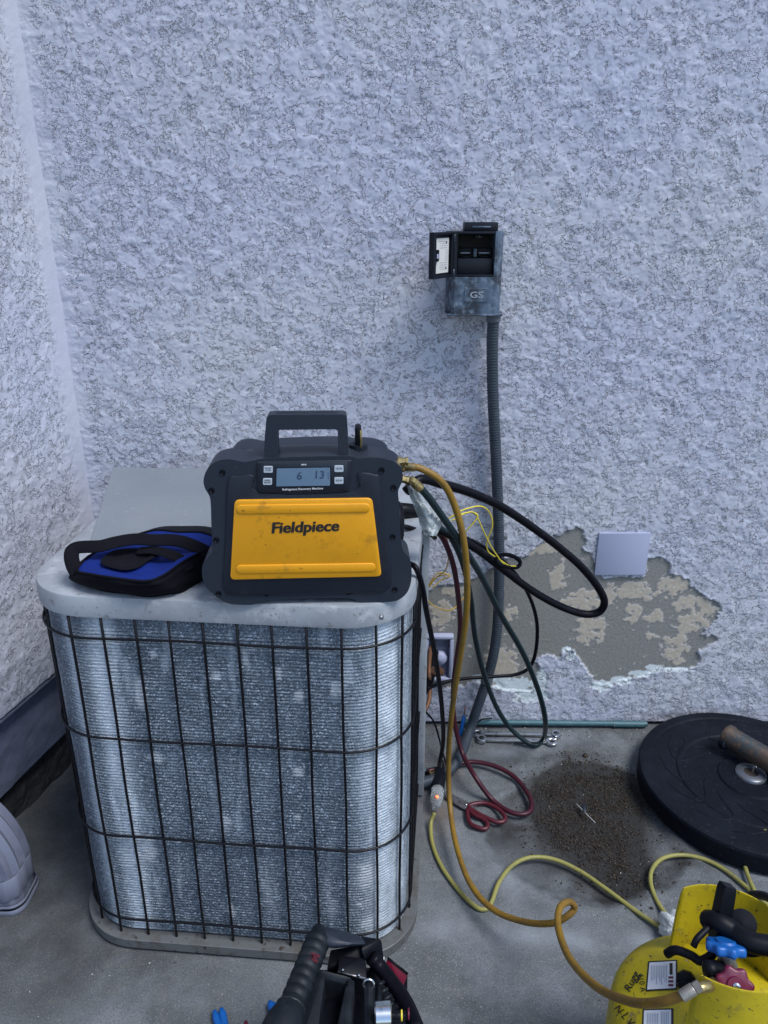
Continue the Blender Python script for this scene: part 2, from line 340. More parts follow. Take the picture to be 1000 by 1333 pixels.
def grid_mesh(name, P, m, mask=None):
    """P: (ny, nx, 3) array"""
    ny, nx, _ = P.shape; me = bpy.data.meshes.new(name)
    nv = ny * nx; nf = (ny - 1) * (nx - 1)
    me.vertices.add(nv); me.vertices.foreach_set('co', P.reshape(-1).astype(np.float32))
    idx = np.arange(nv, dtype=np.int32).reshape(ny, nx)
    q = np.stack([idx[:-1, :-1], idx[:-1, 1:], idx[1:, 1:], idx[1:, :-1]], -1).reshape(-1)
    me.loops.add(nf * 4); me.loops.foreach_set('vertex_index', q)
    me.polygons.add(nf); me.polygons.foreach_set('loop_start', np.arange(0, nf * 4, 4, dtype=np.int32))
    me.polygons.foreach_set('use_smooth', np.ones(nf, dtype=bool))
    me.update(calc_edges=True)
    if mask is not None:
        a = me.attributes.new('mask', 'FLOAT_COLOR', 'POINT')
        c = np.ones((nv, 4), np.float32); c[:, :mask.shape[-1]] = mask.reshape(-1, mask.shape[-1]); a.data.foreach_set('color', c.reshape(-1))
    me.materials.append(M[m]); o = bpy.data.objects.new(name, me); col.objects.link(o); return o
def axis(*segs):
    out = []
    for a, b, s in segs: out.append(np.arange(a, b, s))
    return np.unique(np.round(np.concatenate(out + [[segs[-1][1]]]), 5))

# ------------------------------------------------------------------ stucco relief (metres)
def stair(x, e=.16):
    f = np.floor(x); return f + sst(0, e, x - f) - .7 * sst(1 - 1.6 * e, 1 - .4 * e, x - f)
def stucco_h(x, z, seed=0):
    """lace texture: thin trowelled sheets in ragged terraces, rougher between the flats"""
    wx = x + .009 * perlin(x * 50, z * 50, seed + 40) + .0035 * perlin(x * 130, z * 130, seed + 42)
    wz = z + .009 * perlin(x * 50 + 7, z * 50, seed + 41) + .0035 * perlin(x * 130, z * 130 + 5, seed + 43)
    big = fbm(x, z, 3.5, 3, seed + 20)
    n = fbm(wx, wz, 24, 3, seed)
    a = stair(n * 4.2 + .5 * big)
    b = stair(fbm(wx + .3, wz, 62, 2, seed + 5) * 3.2, .22)
    ro = sst(-.22, .22, perlin(x * 13, z * 13, seed + 21) + .7 * perlin(x * 31, z * 31, seed + 22) + .25)   # where the coat stayed rough
    c = fbm(wx, wz, 105, 2, seed + 13)
    return .0006 * a + ro * (.0004 * b + .0003 * c) + .00012 * fbm(x, z, 150, 1, seed + 14)

# back wall --------------------------------------------------------
xs = axis((-.90, 1.16, .0027), (1.16, 1.5, .01), (1.5, 6, .25)); zs = axis((-.02, 1.97, .0027), (1.97, 2.2, .01), (2.2, 3.2, .2))
Xg, Zg = np.meshgrid(xs, zs)
H = stucco_h(Xg, Zg)
patch_px = [(545, 780), (570, 762), (600, 760), (622, 752), (640, 742), (655, 728), (672, 725), (686, 724), (696, 712), (712, 706), (722, 697), (738, 694), (748, 686), (758, 692), (763, 702), (759, 714), (770, 722), (776, 734), (779, 742), (783, 752), (841, 752), (844, 728), (858, 724), (868, 730), (874, 738), (869, 748), (884, 750), (895, 757), (908, 769), (918, 778), (937, 783), (938, 792), (933, 806), (918, 820), (912, 828), (933, 828), (936, 834), (920, 842), (908, 850), (911, 862), (906, 870), (880, 872), (862, 868), (850, 874), (838, 880), (812, 886), (800, 892), (776, 890), (768, 876), (756, 862), (748, 846), (738, 846), (730, 855), (704, 852), (696, 862), (704, 872), (694, 900), (655, 898), (620, 888), (590, 895), (550, 895)]
poly = [(lambda p: (p.x, p.z))(onY(a, b, 0)) for a, b in patch_px]
sub = (Xg > .05) & (Xg < 1.08) & (Zg > .12) & (Zg < .75)
sd_ = np.full(Xg.shape, .5); sx_, sz_ = Xg[sub], Zg[sub]
sd_[sub] = sdf_poly(sx_, sz_, poly) + .011 * fbm(sx_, sz_, 40, 3, 60) + .004 * perlin(sx_ * 150, sz_ * 150, 61)
inside = sst(.0015, -.0015, sd_)
tan = np.full(Xg.shape, -1.2)
for (a, b, rx, rz_) in [(652, 868, 22, 26), (703, 715, 22, 9), (727, 752, 12, 19), (768, 818, 18, 24), (800, 775, 60, 9), (760, 786, 34, 10), (880, 762, 22, 14), (903, 786, 26, 12), (825, 800, 10, 16), (852, 806, 14, 7), (900, 812, 22, 12), (880, 845, 16, 20), (852, 800, 9, 6), (850, 830, 9, 5), (820, 768, 30, 9), (920, 796, 12, 12), (665, 800, 8, 10), (575, 800, 14, 20), (590, 770, 14, 8)]:
    c = onY(a, b, 0); sc_ = (onY(a + 1, b, 0).x - c.x)
    e = ((Xg - c.x) / (rx * sc_)) ** 2 + ((Zg - c.z) / (rz_ * sc_)) ** 2
    tan = np.maximum(tan, 1.1 - e)
tn = fbm(Xg, Zg, 38, 4, 70)
tanm = sst(.0, .16, tan * .55 + 1.15 * tn + .3 * fbm(Xg, Zg, 130, 2, 71)) * inside
# pale primer showing along the lower broken edge
prim = np.zeros(Xg.shape)
for (a, b, rx, rz_) in [(785, 893, 16, 9), (810, 886, 16, 7), (835, 878, 16, 6), (852, 870, 11, 6), (744, 853, 7, 9), (690, 905, 26, 13), (675, 892, 22, 12), (705, 890, 9, 22), (660, 893, 20, 9), (738, 846, 8, 4), (880, 872, 25, 3), (640, 885, 30, 8)]:
    c = onY(a, b, 0); sc_ = (onY(a + 1, b, 0).x - c.x)
    e = ((Xg - c.x) / (rx * sc_)) ** 2 + ((Zg - c.z) / (rz_ * sc_)) ** 2
    prim = np.maximum(prim, 1.1 - e)
primm = sst(.25, .4, prim + .9 * fbm(Xg, Zg, 45, 3, 80)) * (prim > 0)
concrete_ = inside * (1 - tanm)
H = np.where(True, H * (1 - inside) + inside * (-.0045 + .0012 * tanm + .0005 * fbm(Xg, Zg, 120, 2, 90)), H)
H = H - .0022 * primm * (1 - inside)
lip = np.exp(-((sd_ - .004) / .004) ** 2) * (1 - inside); H += .0008 * lip
H -= .05 * sst(.012, .0, Zg)                                # broken foot of the render just above the slab
P = np.stack([Xg, -H, Zg], -1)
mask = np.stack([concrete_, tanm, np.clip(primm, 0, 1), .25 + .75 * sst(-.80, -.775, Xg + .012 * perlin(Zg * 14, Zg * 0)) ], -1)
bw = grid_mesh('stucco_wall', P, 'stucco', mask)
tag(bw, 'back lavender stucco wall with peeled patch of grey mortar above the slab', 'wall')

# left wall --------------------------------------------------------
LD = Vector((-.257, -1, 0)).normalized(); LN = Vector((1, -.257, 0)).normalized(); LO = Vector((-.815, 0, 0))
us = axis((-.012, .98, .0036), (.98, 1.2, .02), (1.2, 4.2, .3)); zs2 = axis((.345, 2.05, .0036), (2.05, 3.2, .2))
Ug, Zg2 = np.meshgrid(us, zs2)
H2 = stucco_h(Ug + 5, Zg2, 3)
edge = sst(.075, .02, Ug); H2 = H2 * (1 - .75 * edge) + .0012 * edge   # smoother float-finished strip in the corner
H2 = H2 - .012 * sst(.352, .345, Zg2)
P2 = np.stack([LO.x + LD.x * Ug + LN.x * H2, LO.y + LD.y * Ug + LN.y * H2, Zg2], -1)
lw = grid_mesh('stucco_wall', P2[:, ::-1], 'stucco', np.stack([Ug * 0, Ug * 0, Ug * 0, .12 + .88 * sst(.035, .075, Ug + .012 * perlin(Zg2 * 12, Zg2 * 0 + 3))], -1)[:, ::-1])
tag(lw, 'left lavender stucco return wall standing on a dark painted foundation', 'wall')
def lwall_strip(name, m, z0, z1, off, step, amp, seed):
    u_ = axis((-.05, 1.3, step), (1.3, 4.2, .3)); z_ = np.linspace(z0, z1, max(3, int((z1 - z0) / step)))
    U_, Z_ = np.meshgrid(u_, z_); h = amp * fbm(U_, Z_, 14, 4, seed) - off
    Pp = np.stack([LO.x + LD.x * U_ + LN.x * h, LO.y + LD.y * U_ + LN.y * h, Z_], -1)
    # close the top back to the wall body
    top = Pp[-1:].copy(); top[..., 0] -= LN.x * .06; top[..., 1] -= LN.y * .06
    Pp = np.concatenate([Pp, top], 0)
    o = grid_mesh(name, Pp[:, ::-1], m, None); o.parent = lw; return o
lwall_strip('foundation', 'foundation', .125, .358, .032, .008, .004, 31)
lwall_strip('footing', 'footing', -.02, .125, .050, .008, .012, 33)
link('weep_screed', *box(Vector((0, 0, 0)), (4.2, .034, .006)), 'foundation', lw, smooth=False)
ws = [c for c in lw.children if c.name.startswith('weep')][0]
ws.matrix_basis = Matrix.Translation(LO + LD * 2.1 - LN * .0185 + Vector((0, 0, .343))) @ Matrix.Rotation(math.atan2(LD.y, LD.x), 4, 'Z')
# solid bodies behind the render coats
def wall_body(par, pts, z0, z1, name='wall_body'):
    n = len(pts); v = [(p[0], p[1], z0) for p in pts] + [(p[0], p[1], z1) for p in pts]
    f = [tuple(range(n))[::-1], tuple(range(n, 2 * n))] + [(i, (i + 1) % n, n + (i + 1) % n, n + i) for i in range(n)]
    link(name, v, f, 'footing', par, smooth=False)
wall_body(bw, [(-1.1, .0085), (6, .0085), (6, .2), (-1.1, .2)], -.1, 3.2)
q0, q1 = LO - LN * .075, LO - LN * .075 + LD * 4.2
wall_body(lw, [(q0.x, q0.y), (q1.x, q1.y), (q1.x - .15, q1.y), (q0.x - .15, q0.y)], -.1, 3.2)

# ground -----------------------------------------------------------
gx = axis((-60, -3, 3), (-3, -1.25, .1), (-1.25, 1.5, .005), (1.5, 3, .1), (3, 60, 3)); gy = axis((-60, -3, 3), (-3, -1.5, .1), (-1.5, .06, .005), (.06, .3, .06))
Xf, Yf = np.meshgrid(gx, gy)
Hf = .0012 * fbm(Xf, Yf, 9, 3, 110) + .0005 * fbm(Xf, Yf, 60, 2, 111)
Hf = np.where((np.abs(Xf) < 1.6) & (Yf > -1.6), Hf, 0)
hole_px = [(628, 1085), (640, 1050), (690, 1010), (720, 993), (770, 990), (815, 1003), (845, 1030), (862, 1060), (880, 1100), (900, 1120), (880, 1150), (845, 1170), (790, 1182), (730, 1172), (670, 1145), (640, 1115)]
hole = [(lambda p: (p.x, p.y))(onZ(a, b, 0)) for a, b in hole_px]
near = (np.abs(Xf) < 1.4) & (Yf > -1.2)
hs = np.full(Xf.shape, .6); hs[near] = sdf_poly(Xf[near], Yf[near], hole) + .02 * fbm(Xf[near], Yf[near], 14, 3, 120)
Hf = Hf - .011 * sst(.01, -.05, hs) + .004 * np.exp(-((hs - .012) / .018) ** 2)
dirt_px = [(690, 1040), (700, 1005), (740, 992), (790, 995), (825, 1010), (838, 1050), (835, 1090), (850, 1150), (815, 1165), (770, 1140), (735, 1110), (700, 1075)]
dirtp = [(lambda p: (p.x, p.y))(onZ(a, b, 0)) for a, b in dirt_px]
ds = np.full(Xf.shape, .6); ds[near] = sdf_poly(Xf[near], Yf[near], dirtp)
nz = fbm(Xf, Yf, 10, 4, 130)
stain_shade = np.clip(sst(.03, -.05, ds + .05 * nz) + .80 * sst(.012, -.015, hs) * (0.85 + nz), 0, 1)
stain_shade = np.maximum(stain_shade, .45 * np.exp(-(hs / .012) ** 2) * (near & (Yf < -.35)))
def blob(a, b, rx, ry, z=0):
    c = onZ(a, b, z); return np.exp(-(((Xf - c.x) / rx) ** 2 + ((Yf - c.y) / ry) ** 2))
stain_shade = np.maximum(stain_shade, .5 * blob(905, 1120, .06, .05) * (.8 + nz))
stain_shade = np.maximum(stain_shade, .5 * blob(700, 985, .22, .05) * sst(-.1, .4, nz + .2))
stain_shade = np.maximum(stain_shade, .55 * sst(-.05, -.0, Yf) * sst(-.2, .3, nz + .15))
stain_shade = np.maximum(stain_shade, .62 * np.clip(blob(75, 1120, .22, .42) + .8 * blob(120, 1240, .3, .14), 0, 1) * (.85 + .5 * nz))  # shade painted into the slab colour left and in front of the condenser
stain_shade = np.maximum(stain_shade, .30 * sst(-.1, .5, fbm(Xf, Yf, 2.6, 4, 140) + .1) * (Yf < -.6))
rustm = .55 * np.clip(blob(575, 1065, .035, .06) + .5 * blob(590, 1010, .03, .08) , 0, 1) * (.7 + nz)
c0 = onZ(560, 1215, 0); c1 = onZ(960, 1225, 0)
band = np.exp(-((Yf - (c0.y + (Xf - c0.x) * (c1.y - c0.y) / (c1.x - c0.x)) - .02 * perlin(Xf * 5, Xf * 0 + .5)) / .028) ** 2) * (Xf > -.0) * sst(.0, .12, Xf)
pale = np.clip(.85 * band * (.6 + .8 * nz) + .8 * blob(640, 1140, .12, .09) * (.5 + nz) + .6 * blob(655, 980, .05, .02), 0, 1)
Pf = np.stack([Xf, Yf, Hf], -1)
fl = grid_mesh('ground', Pf, 'concrete', np.clip(np.stack([stain_shade, rustm, pale], -1), 0, 1)); fl['kind'] = 'structure'
def ground_h(x, y):
    i = min(len(gy) - 1, np.searchsorted(gy, y)); j = min(len(gx) - 1, np.searchsorted(gx, x)); return float(Hf[i, j])

# ------------------------------------------------------------------ air conditioner
A0 = Vector((-.281, -.426, 0)); AZ = R(-5)
ac = thing('air_conditioner', A0, AZ, 'grey square air conditioner condenser with black wire guard against the wall', 'air conditioner')
def rr_path(hw, hd, r, n=14, flatn=14):
    """rounded-rectangle loop with arc length"""
    pts = []
    C4 = [(hw - r, hd - r, 0), (-hw + r, hd - r, 90), (-hw + r, -hd + r, 180), (hw - r, -hd + r, 270)]
    for i, (cx, cy, a0) in enumerate(C4):
        for k in range(n + 1):
            a = R(a0 + 90 * k / n); pts.append((cx + r * math.cos(a), cy + r * math.sin(a)))
        nx_, ny_, na = C4[(i + 1) % 4]; e = (nx_ + r * math.cos(R(na)), ny_ + r * math.sin(R(na))); s = pts[-1]
        for k in range(1, flatn): pts.append((s[0] + (e[0] - s[0]) * k / flatn, s[1] + (e[1] - s[1]) * k / flatn))
    return pts
HW, HD, RC = .374, .380, .137
ZT = .858; DZ = ZT - .842
# coil: rows of spine-fin tubing
lp = rr_path(HW - .022, HD - .022, RC - .022, 26, 44)
def resample(pts, n):
    P_ = np.array(pts + [pts[0]]); d = np.r_[0, np.cumsum(np.hypot(*np.diff(P_, axis=0).T))]; t = np.linspace(0, d[-1], n)
    return np.stack([np.interp(t, d, P_[:, 0]), np.interp(t, d, P_[:, 1])], -1), d[-1]
LPn, per = resample(lp, 460)
nrm2 = np.zeros_like(LPn); dd = np.roll(LPn[:-1], -1, 0) - np.roll(LPn[:-1], 1, 0); nrm2[:-1, 0] = dd[:, 1]; nrm2[:-1, 1] = -dd[:, 0]; nrm2[-1] = nrm2[0]
nrm2 /= np.linalg.norm(nrm2, axis=1)[:, None]
PITCH = .0073; rows = int(.783 / PITCH); zc_ = np.linspace(.036, .036 + rows * PITCH, rows * 5 + 1)
ss = np.linspace(0, per, 460); Sg, Zc = np.meshgrid(ss, zc_)
ph = (Zc - .036) / PITCH * 2 * np.pi
Hc = .0017 * (np.abs(np.sin(ph / 2)) ** .7) + .0006 * fbm(Sg, Zc, 160, 2, 150) + .0005 * rng.standard_normal(Sg.shape) + .0012 * fbm(Sg, Zc, 9, 2, 151)
Pc = np.stack([LPn[None, :, 0] + nrm2[None, :, 0] * Hc, LPn[None, :, 1] + nrm2[None, :, 1] * Hc, Zc], -1)
# pale weathering: streaks at the rounded corners and dabs on the fins
wx = Pc[..., 0]; fr_ = (Pc[..., 1] < 0)
streak = 1.5 * np.exp(-((wx + .213 + .008 * fbm(Zc, Zc * 0, 6, 2, 160)) / .024) ** 2) * (.75 + .5 * fbm(Sg * 4, Zc * .6, 10, 3, 161)) * fr_
streak += 1.4 * np.exp(-((wx - .305) / .04) ** 2) * (.6 + .6 * fbm(Sg * 3, Zc, 8, 3, 162)) * fr_
streak += .8 * np.exp(-((wx + .275) / .011) ** 2) * fr_
streak += .4 * sst(.2, .6, fbm(Sg * 5, Zc * .8, 7, 3, 163))
dabs = np.zeros(Sg.shape)
for (a, b, rx, rz_) in [(198, 855, 5, 7), (282, 878, 6, 9), (322, 855, 3, 22), (441, 888, 9, 14), (391, 997, 7, 10), (365, 872, 4, 12), (392, 900, 8, 10), (295, 1068, 5, 8), (302, 1185, 6, 16), (480, 1190, 12, 10), (470, 1165, 5, 5), (390, 1056, 5, 7), (475, 1010, 3, 8), (200, 990, 14, 10), (190, 1110, 12, 30), (480, 1130, 14, 25), (375, 1245, 14, 8), (180, 905, 9, 30)]:
    c = A0; g = onY(a, b, -.78); l = ac.matrix_basis.inverted() @ g; sc_ = 1.45 / FPX
    e = ((wx - l.x) / (rx * sc_)) ** 2 + ((Zc - l.z) / (rz_ * sc_)) ** 2
    dabs = np.maximum(dabs, np.exp(-e * .9) * fr_)
dabs = sst(.3, .8, dabs + .35 * fbm(Sg, Zc, 60, 3, 165))
coil = grid_mesh('coil', Pc, 'coil', np.clip(np.stack([streak, dabs * .8, dabs * 0], -1), 0, 1)); coil.parent = ac
# cover
def ring(hw, hd, r, z, n=96):
    L_, _ = resample(rr_path(hw, hd, r, 10, 12), n + 1); return [(x, y, z) for x, y in L_[:-1]]
def loft(rings, cap0=False, cap1=False):
    v = []; f = []; n = len(rings[0])
    for r_ in rings: v += [Vector(p) for p in r_]
    for i in range(len(rings) - 1):
        for k in range(n): f.append((i * n + k, i * n + (k + 1) % n, (i + 1) * n + (k + 1) % n, (i + 1) * n + k))
    if cap0: f.append(tuple(range(n))[::-1])
    if cap1: f.append(tuple((len(rings) - 1) * n + k for k in range(n)))
    return v, f
FR = .262
def circ(r_, z, like): return [(r_ * x / math.hypot(x, y), r_ * y / math.hypot(x, y), z) for x, y, _ in like]
base = ring(HW, HD, RC, .8, 160)
def ins(d, z): return ring(HW - d, HD - d, RC - d, z, 160)
v, f = loft([(lambda d, z: ins(d + .005, z + DZ))(*q) for q in [(.009, .803), (.006, .799), (.004, .800), (.003, .806), (.004, .8385), (.0052, .8412), (.008, .8424), (.03, .8426)]] + [circ(FR + .01, .8435 + DZ, base), circ(FR, .842 + DZ, base), circ(FR - .004, .80 + DZ, base)])
cover = link('top_cover', v, f, 'ac_paint', ac, angle=28)
v, f = loft([ins(.055, .06), ins(.055, .82)], True, False); link('inner_shroud', v, f, 'blackhole', ac)
for (a, b) in [(491, 803), (58, 790), (300, 806)]:
    g = onY(a, b, -.79 if a > 100 else -.70); l = ac.matrix_basis.inverted() @ g
    # snap to the lip outline
    best = min(ins(-.001, 0), key=lambda q: (q[0] - l.x) ** 2 + (q[1] - l.y) ** 2); n_ = Vector((best[0], best[1], 0)).normalized() if a != 300 else Vector((0, -1, 0))
    cs_ = Vector((math.copysign(HW - RC, best[0]), math.copysign(HD - RC, best[1]), 0)); n_ = (Vector((best[0], best[1], 0)) - cs_).normalized() if abs(best[0]) > HW - RC else Vector((0, math.copysign(1, best[1]), 0))
    if a != 300: link('screw', *lathe([(.0045, -.001), (.0045, .0015), (.003, .003)], 12, Vector((best[0], best[1], .836)), n_), 'dsteel', cover)
# fan opening: louvre ring, motor, blades
g = G()
for k in range(120):
    a = 2 * math.pi * k / 120; u_ = Vector((math.cos(a), math.sin(a), 0)); t_ = Vector((-u_.y, u_.x, 0))
    g.add(*box(u_ * .225 + Vector((0, 0, .838 + DZ)), (.075, .0022, .012), Matrix((u_, (t_ * .8 + Vector((0, 0, .6))).normalized(), u_.cross(t_ * .8 + Vector((0, 0, .6))).normalized())).transposed()))
lo = g.link('louvre_ring', 'ac_paint', ac, smooth=False); lo['kind'] = 'stuff'
for r_ in (.10, .14, .185, .262):
    link('grille_ring', *tube([Vector((r_ * math.cos(2 * math.pi * k / 48), r_ * math.sin(2 * math.pi * k / 48), .845 + DZ)) for k in range(48)], .0022, 6, True), 'wire', ac)
link('motor_cap', *lathe([(.0, .82), (.07, .82), (.085, .86), (.08, .872), (.0, .875)], 32, cap=False), 'ac_paint', ac)
for k in range(3):
    a = 2 * math.pi * k / 3; g = G(); vv = []
    for i in range(7):
        rr_ = .06 + .17 * i / 6
        for s in (-1, 1): vv.append(Vector((rr_ * math.cos(a + s * .42), rr_ * math.sin(a + s * .42), .77 + s * .02)))
    vv2 = [q - Vector((0, 0, .003)) for q in vv]
    ff = [(2 * i, 2 * i + 1, 2 * i + 3, 2 * i + 2) for i in range(6)]; n0 = len(vv)
    ff += [tuple(n0 + q for q in x)[::-1] for x in ff]
    link('fan_blade', vv + vv2, ff, 'dsteel', ac)
# base pan
v, f = loft([ins(.03, .006), ins(-.002, .006), ins(-.005, .008), ins(-.005, .0300), ins(-.0035, .031), ins(.03, .031)], True, True)
link('base_pan', v, f, 'ac_pan', ac, angle=30)
# corner post at the rear right, with an access strip along the side
link('corner_post', *box(Vector((HW - .008, .13, .432)), (.026, .055, .79), bev=.003), 'ac_paint', ac, angle=40)
link('service_panel', *box(Vector((HW - .010, .245, .432)), (.02, .17, .79), bev=.003), 'ac_paint', ac, angle=40)
# guard wires
gp = rr_path(HW - .010, HD - .010, RC - .010, 12, 12); GL, gper = resample(gp, 241)
gz = [onY(300, q_, -.806).z for q_ in (842, 975, 1104, 1213)]
wm = None
for z in gz:
    pts = [Vector((x, y, z + .0012 * math.sin(i * .21 + z * 9))) for i, (x, y) in enumerate(GL[:-1])]
    link('guard_ring', *tube(pts, .0026, 6, True), 'wire', ac)
gt = np.linspace(0, gper, 241)
# phase: one wire passes the point seen at (307, 830)
l = ac.matrix_basis.inverted() @ onY(307, 830, -.79)
s0 = gt[min(range(241), key=lambda i: (GL[i][0] - l.x) ** 2 + (GL[i][1] - l.y) ** 2 + (10 if GL[i][1] > 0 else 0))]
nw = round(gper / .0635)
for k in range(nw):
    s = (s0 + k * gper / nw) % gper; x, y = np.interp(s, gt, GL[:, 0]), np.interp(s, gt, GL[:, 1])
    if x > HW - .05 and y > .10: continue
    c = Vector((x, y, 0)); o_ = c.normalized() * .0026
    if wm is None:
        vv, ff = tube(spline([Vector((0, 0, .031)), Vector((.0009, 0, .2)), Vector((-.0012, .0006, .42)), Vector((.0008, 0, .6)), Vector((0, 0, .818))], 3), .0027, 6)
        w0 = link('guard_wire', vv, ff, 'wire', ac); wm = w0.data; w0.location = c - o_
    else:
        w1 = bpy.data.objects.new('guard_wire', wm); col.objects.link(w1); w1.parent = ac; w1.location = c - o_; w1.rotation_euler = (0, 0, random.random() * 6)
# service valve and rating strip on the right side
link('suction_line', *tube(spline([ac.matrix_basis.inverted() @ p for p in [Vector((.085, -.20, .24)), Vector((.12, -.16, .25)), Vector((.14, -.08, .26)), Vector((.15, -.012, .27))]], 6), .014, 12), 'hblack', ac)
link('liquid_line', *tube(spline([ac.matrix_basis.inverted() @ p for p in [Vector((.09, -.25, .20)), Vector((.125, -.2, .23)), Vector((.13, -.1, .28)), Vector((.14, -.012, .29))]], 6), .006, 10), 'copper', ac)
link('service_valve', *lathe([(.012, 0), (.012, .01), (.016, .012), (.016, .024), (.010, .026), (.010, .034)], 6, ac.matrix_basis.inverted() @ onY(562, 873, -.16), Vector((1, -.2, 0)).normalized()), 'copper', ac, angle=30)

# grey sheet panel lying behind the machine
sp = thing('metal_panel', onZ(200, 650, ZT), 0, 'flat grey sheet metal panel lying behind the blue bag, reaching the wall', 'panel')
pts = [onZ(147, 610, .853 + DZ), onZ(118, 706, .853 + DZ), onZ(118, 706, .853 + DZ) + Vector((.52, -.01, 0)), onZ(275, 608, .853 + DZ) + Vector((.22, 0, 0))]
pts[3].y = pts[0].y = min(pts[0].y, -.02)
link('panel_sheet', *prism([(p.x, p.y) for p in pts], .003, (Vector((0, 0, .8525 + DZ)), Vector((1, 0, 0)), Vector((0, 1, 0)), Vector((0, 0, 1))), .001, 1), 'sheet', sp, world=True, angle=30)
for i in range(4):
    a, b = pts[i], pts[(i + 1) % 4]; mid = (a + b) / 2; d = (b - a); ang = math.atan2(d.y, d.x); inw = (sum(pts, Vector()) / 4 - mid); inw.z = 0; inw.normalize()
    link('folded_edge', *box(Vector((mid.x, mid.y, .849 + DZ)) + inw * .004, (d.length - .012, .0015, .009), Matrix.Rotation(ang, 3, 'Z')), 'sheet', sp, smooth=False, world=True)

# ------------------------------------------------------------------ recovery machine
MO = onZ(400, 786, ZT + .0008); MZ = R(2.5)
rm = thing('recovery_machine', MO, MZ, 'charcoal and yellow portable refrigerant recovery machine standing on the air conditioner', 'recovery machine')
mn = Vector((math.sin(MZ), -math.cos(MZ), 0)); mu = Vector((math.cos(MZ), math.sin(MZ), 0)); mz = Vector((0, 0, 1))
def crop2(cx, cy): return 250 + cx / 3.226, 520 + cy / 3.226
def mp(cx, cy, off=0):
    """zoomed-crop point onto the machine's front plane (off = metres in front of it) -> (u, v)"""
    p = onP(*crop2(cx, cy), MO + mn * off, mn); d = p - MO; return (d.dot(mu), d.dot(mz))
def mfr(off): return (Vector((0, -off, 0)), Vector((1, 0, 0)), Vector((0, 0, 1)), Vector((0, -1, 0)))
out = [(205, 866), (158, 862), (115, 840), (62, 792), (43, 742), (46, 690), (72, 657), (84, 630), (81, 520), (78, 430), (70, 400), (54, 373), (48, 338), (60, 300), (85, 270), (122, 254), (165, 252), (215, 262), (262, 256), (300, 248), (480, 240), (655, 238), (700, 248), (745, 243), (800, 247), (850, 262), (880, 290), (886, 330), (876, 360), (866, 388), (870, 440), (876, 560), (886, 632), (915, 670), (923, 740), (910, 800), (880, 838), (840, 853), (760, 856), (705, 857), (668, 840), (560, 838), (330, 846), (290, 858), (250, 866)]
O2 = [mp(*p) for p in out]
zmin = min(p[1] for p in O2); O2 = [(x, z - zmin if z < .02 else z) for x, z in O2]
def smooth_poly(P_, n=3): return [(q.x, q.y) for q in spline([Vector((a, b, 0)) for a, b in P_], n, True)]
O3 = smooth_poly(O2, 3)
def mfr_y(y): return (Vector((0, y, 0)), Vector((1, 0, 0)), Vector((0, 0, 1)), Vector((0, -1, 0)))
link('front_shell', *prism(O3, .062, mfr_y(.062), .007, 3), 'mgrey', rm, angle=50)
cxm = sum(p[0] for p in O3) / len(O3); czm = sum(p[1] for p in O3) / len(O3)
mid_ = [(cxm + (x - cxm) * .87, z * .87) for x, z in O3]; rear_ = [(cxm + (x - cxm) * .92, z * .90) for x, z in O3]
link('middle_shell', *prism(mid_, .10, mfr_y(.155), 0), 'mgrey2', rm, angle=50)
link('rear_shell', *prism(rear_, .07, mfr_y(.215), .010, 3), 'mgrey', rm, angle=50)
# raised surround and yellow panel
fr1 = smooth_poly([mp(*p, .004) for p in [(150, 345), (190, 325), (262, 322), (285, 395), (675, 388), (695, 312), (770, 318), (790, 345), (812, 560), (838, 760), (815, 800), (770, 812), (480, 818), (180, 822), (142, 800), (130, 770), (142, 560)]], 3)
link('panel_surround', *prism(fr1, .0035, mfr(0), .0015, 2), 'mgrey2', rm, angle=50)
def rquad(c, r, n=5):
    out_ = []
    for i in range(4):
        p = Vector(c[i]); a = (Vector(c[i - 1]) - p).normalized(); b = (Vector(c[(i + 1) % 4]) - p).normalized()
        for k in range(n + 1):
            t = k / n; q0 = p + a * r; q1 = p + b * r
            out_.append(tuple((q0 * (1 - t) ** 2 + p * 2 * t * (1 - t) + q1 * t * t)))
    return [(q[0], q[1]) for q in out_]
yq = [mp(178, 423, .007), mp(757, 415, .007), mp(797, 744, .007), mp(160, 758, .007)]
yp = link('yellow_panel', *prism(rquad(yq, .009), .004, mfr(.0035), .0015, 2), 'myel', rm, angle=50)
def bar(x0, y0, x1, y1, hw, off):
    a = mp(x0, y0, off); b = mp(x1, y1, off); hw = hw / 3.226 * 1.41 / FPX
    a, b = Vector((*a, 0)), Vector((*b, 0)); d = (b - a).normalized(); n_ = Vector((-d.y, d.x, 0)); pts = []
    for k in range(9): t = -math.pi / 2 + math.pi * k / 8; q = b + d * hw * math.cos(t) + n_ * hw * math.sin(t); pts.append((q.x, q.y))
    for k in range(9): t = math.pi / 2 + math.pi * k / 8; q = a + d * hw * math.cos(t) + n_ * hw * math.sin(t); pts.append((q.x, q.y))
    return pts
for (a, b, c, d) in [(205, 462, 728, 456), (205, 714, 752, 706)]:
    link('raised_rib', *prism(bar(a, b, c, d, 18, .009), .002, mfr(.0075), .0012, 2), 'myel', yp, angle=50)
def mtext(name, s, cx, cy, size, off, m, rot=0, par=None, **k):
    u, v = mp(cx, cy, off); fr = (Vector((u, -off, v)), Vector((1, 0, 0)), Vector((0, 0, 1)), Vector((0, -1, 0)))
    return link(name, *text_on(s, size, fr, rot, **k), m, par or rm, smooth=False)
for k_ in range(3): mtext('lettering', 'Fieldpiece', 471.2 + 1.8 * k_, 537, .0275, .0078 + .00015 * k_, 'ink', R(1.2), yp, extrude=.0003, shear=.16, offset=.0004, sx=1.03)
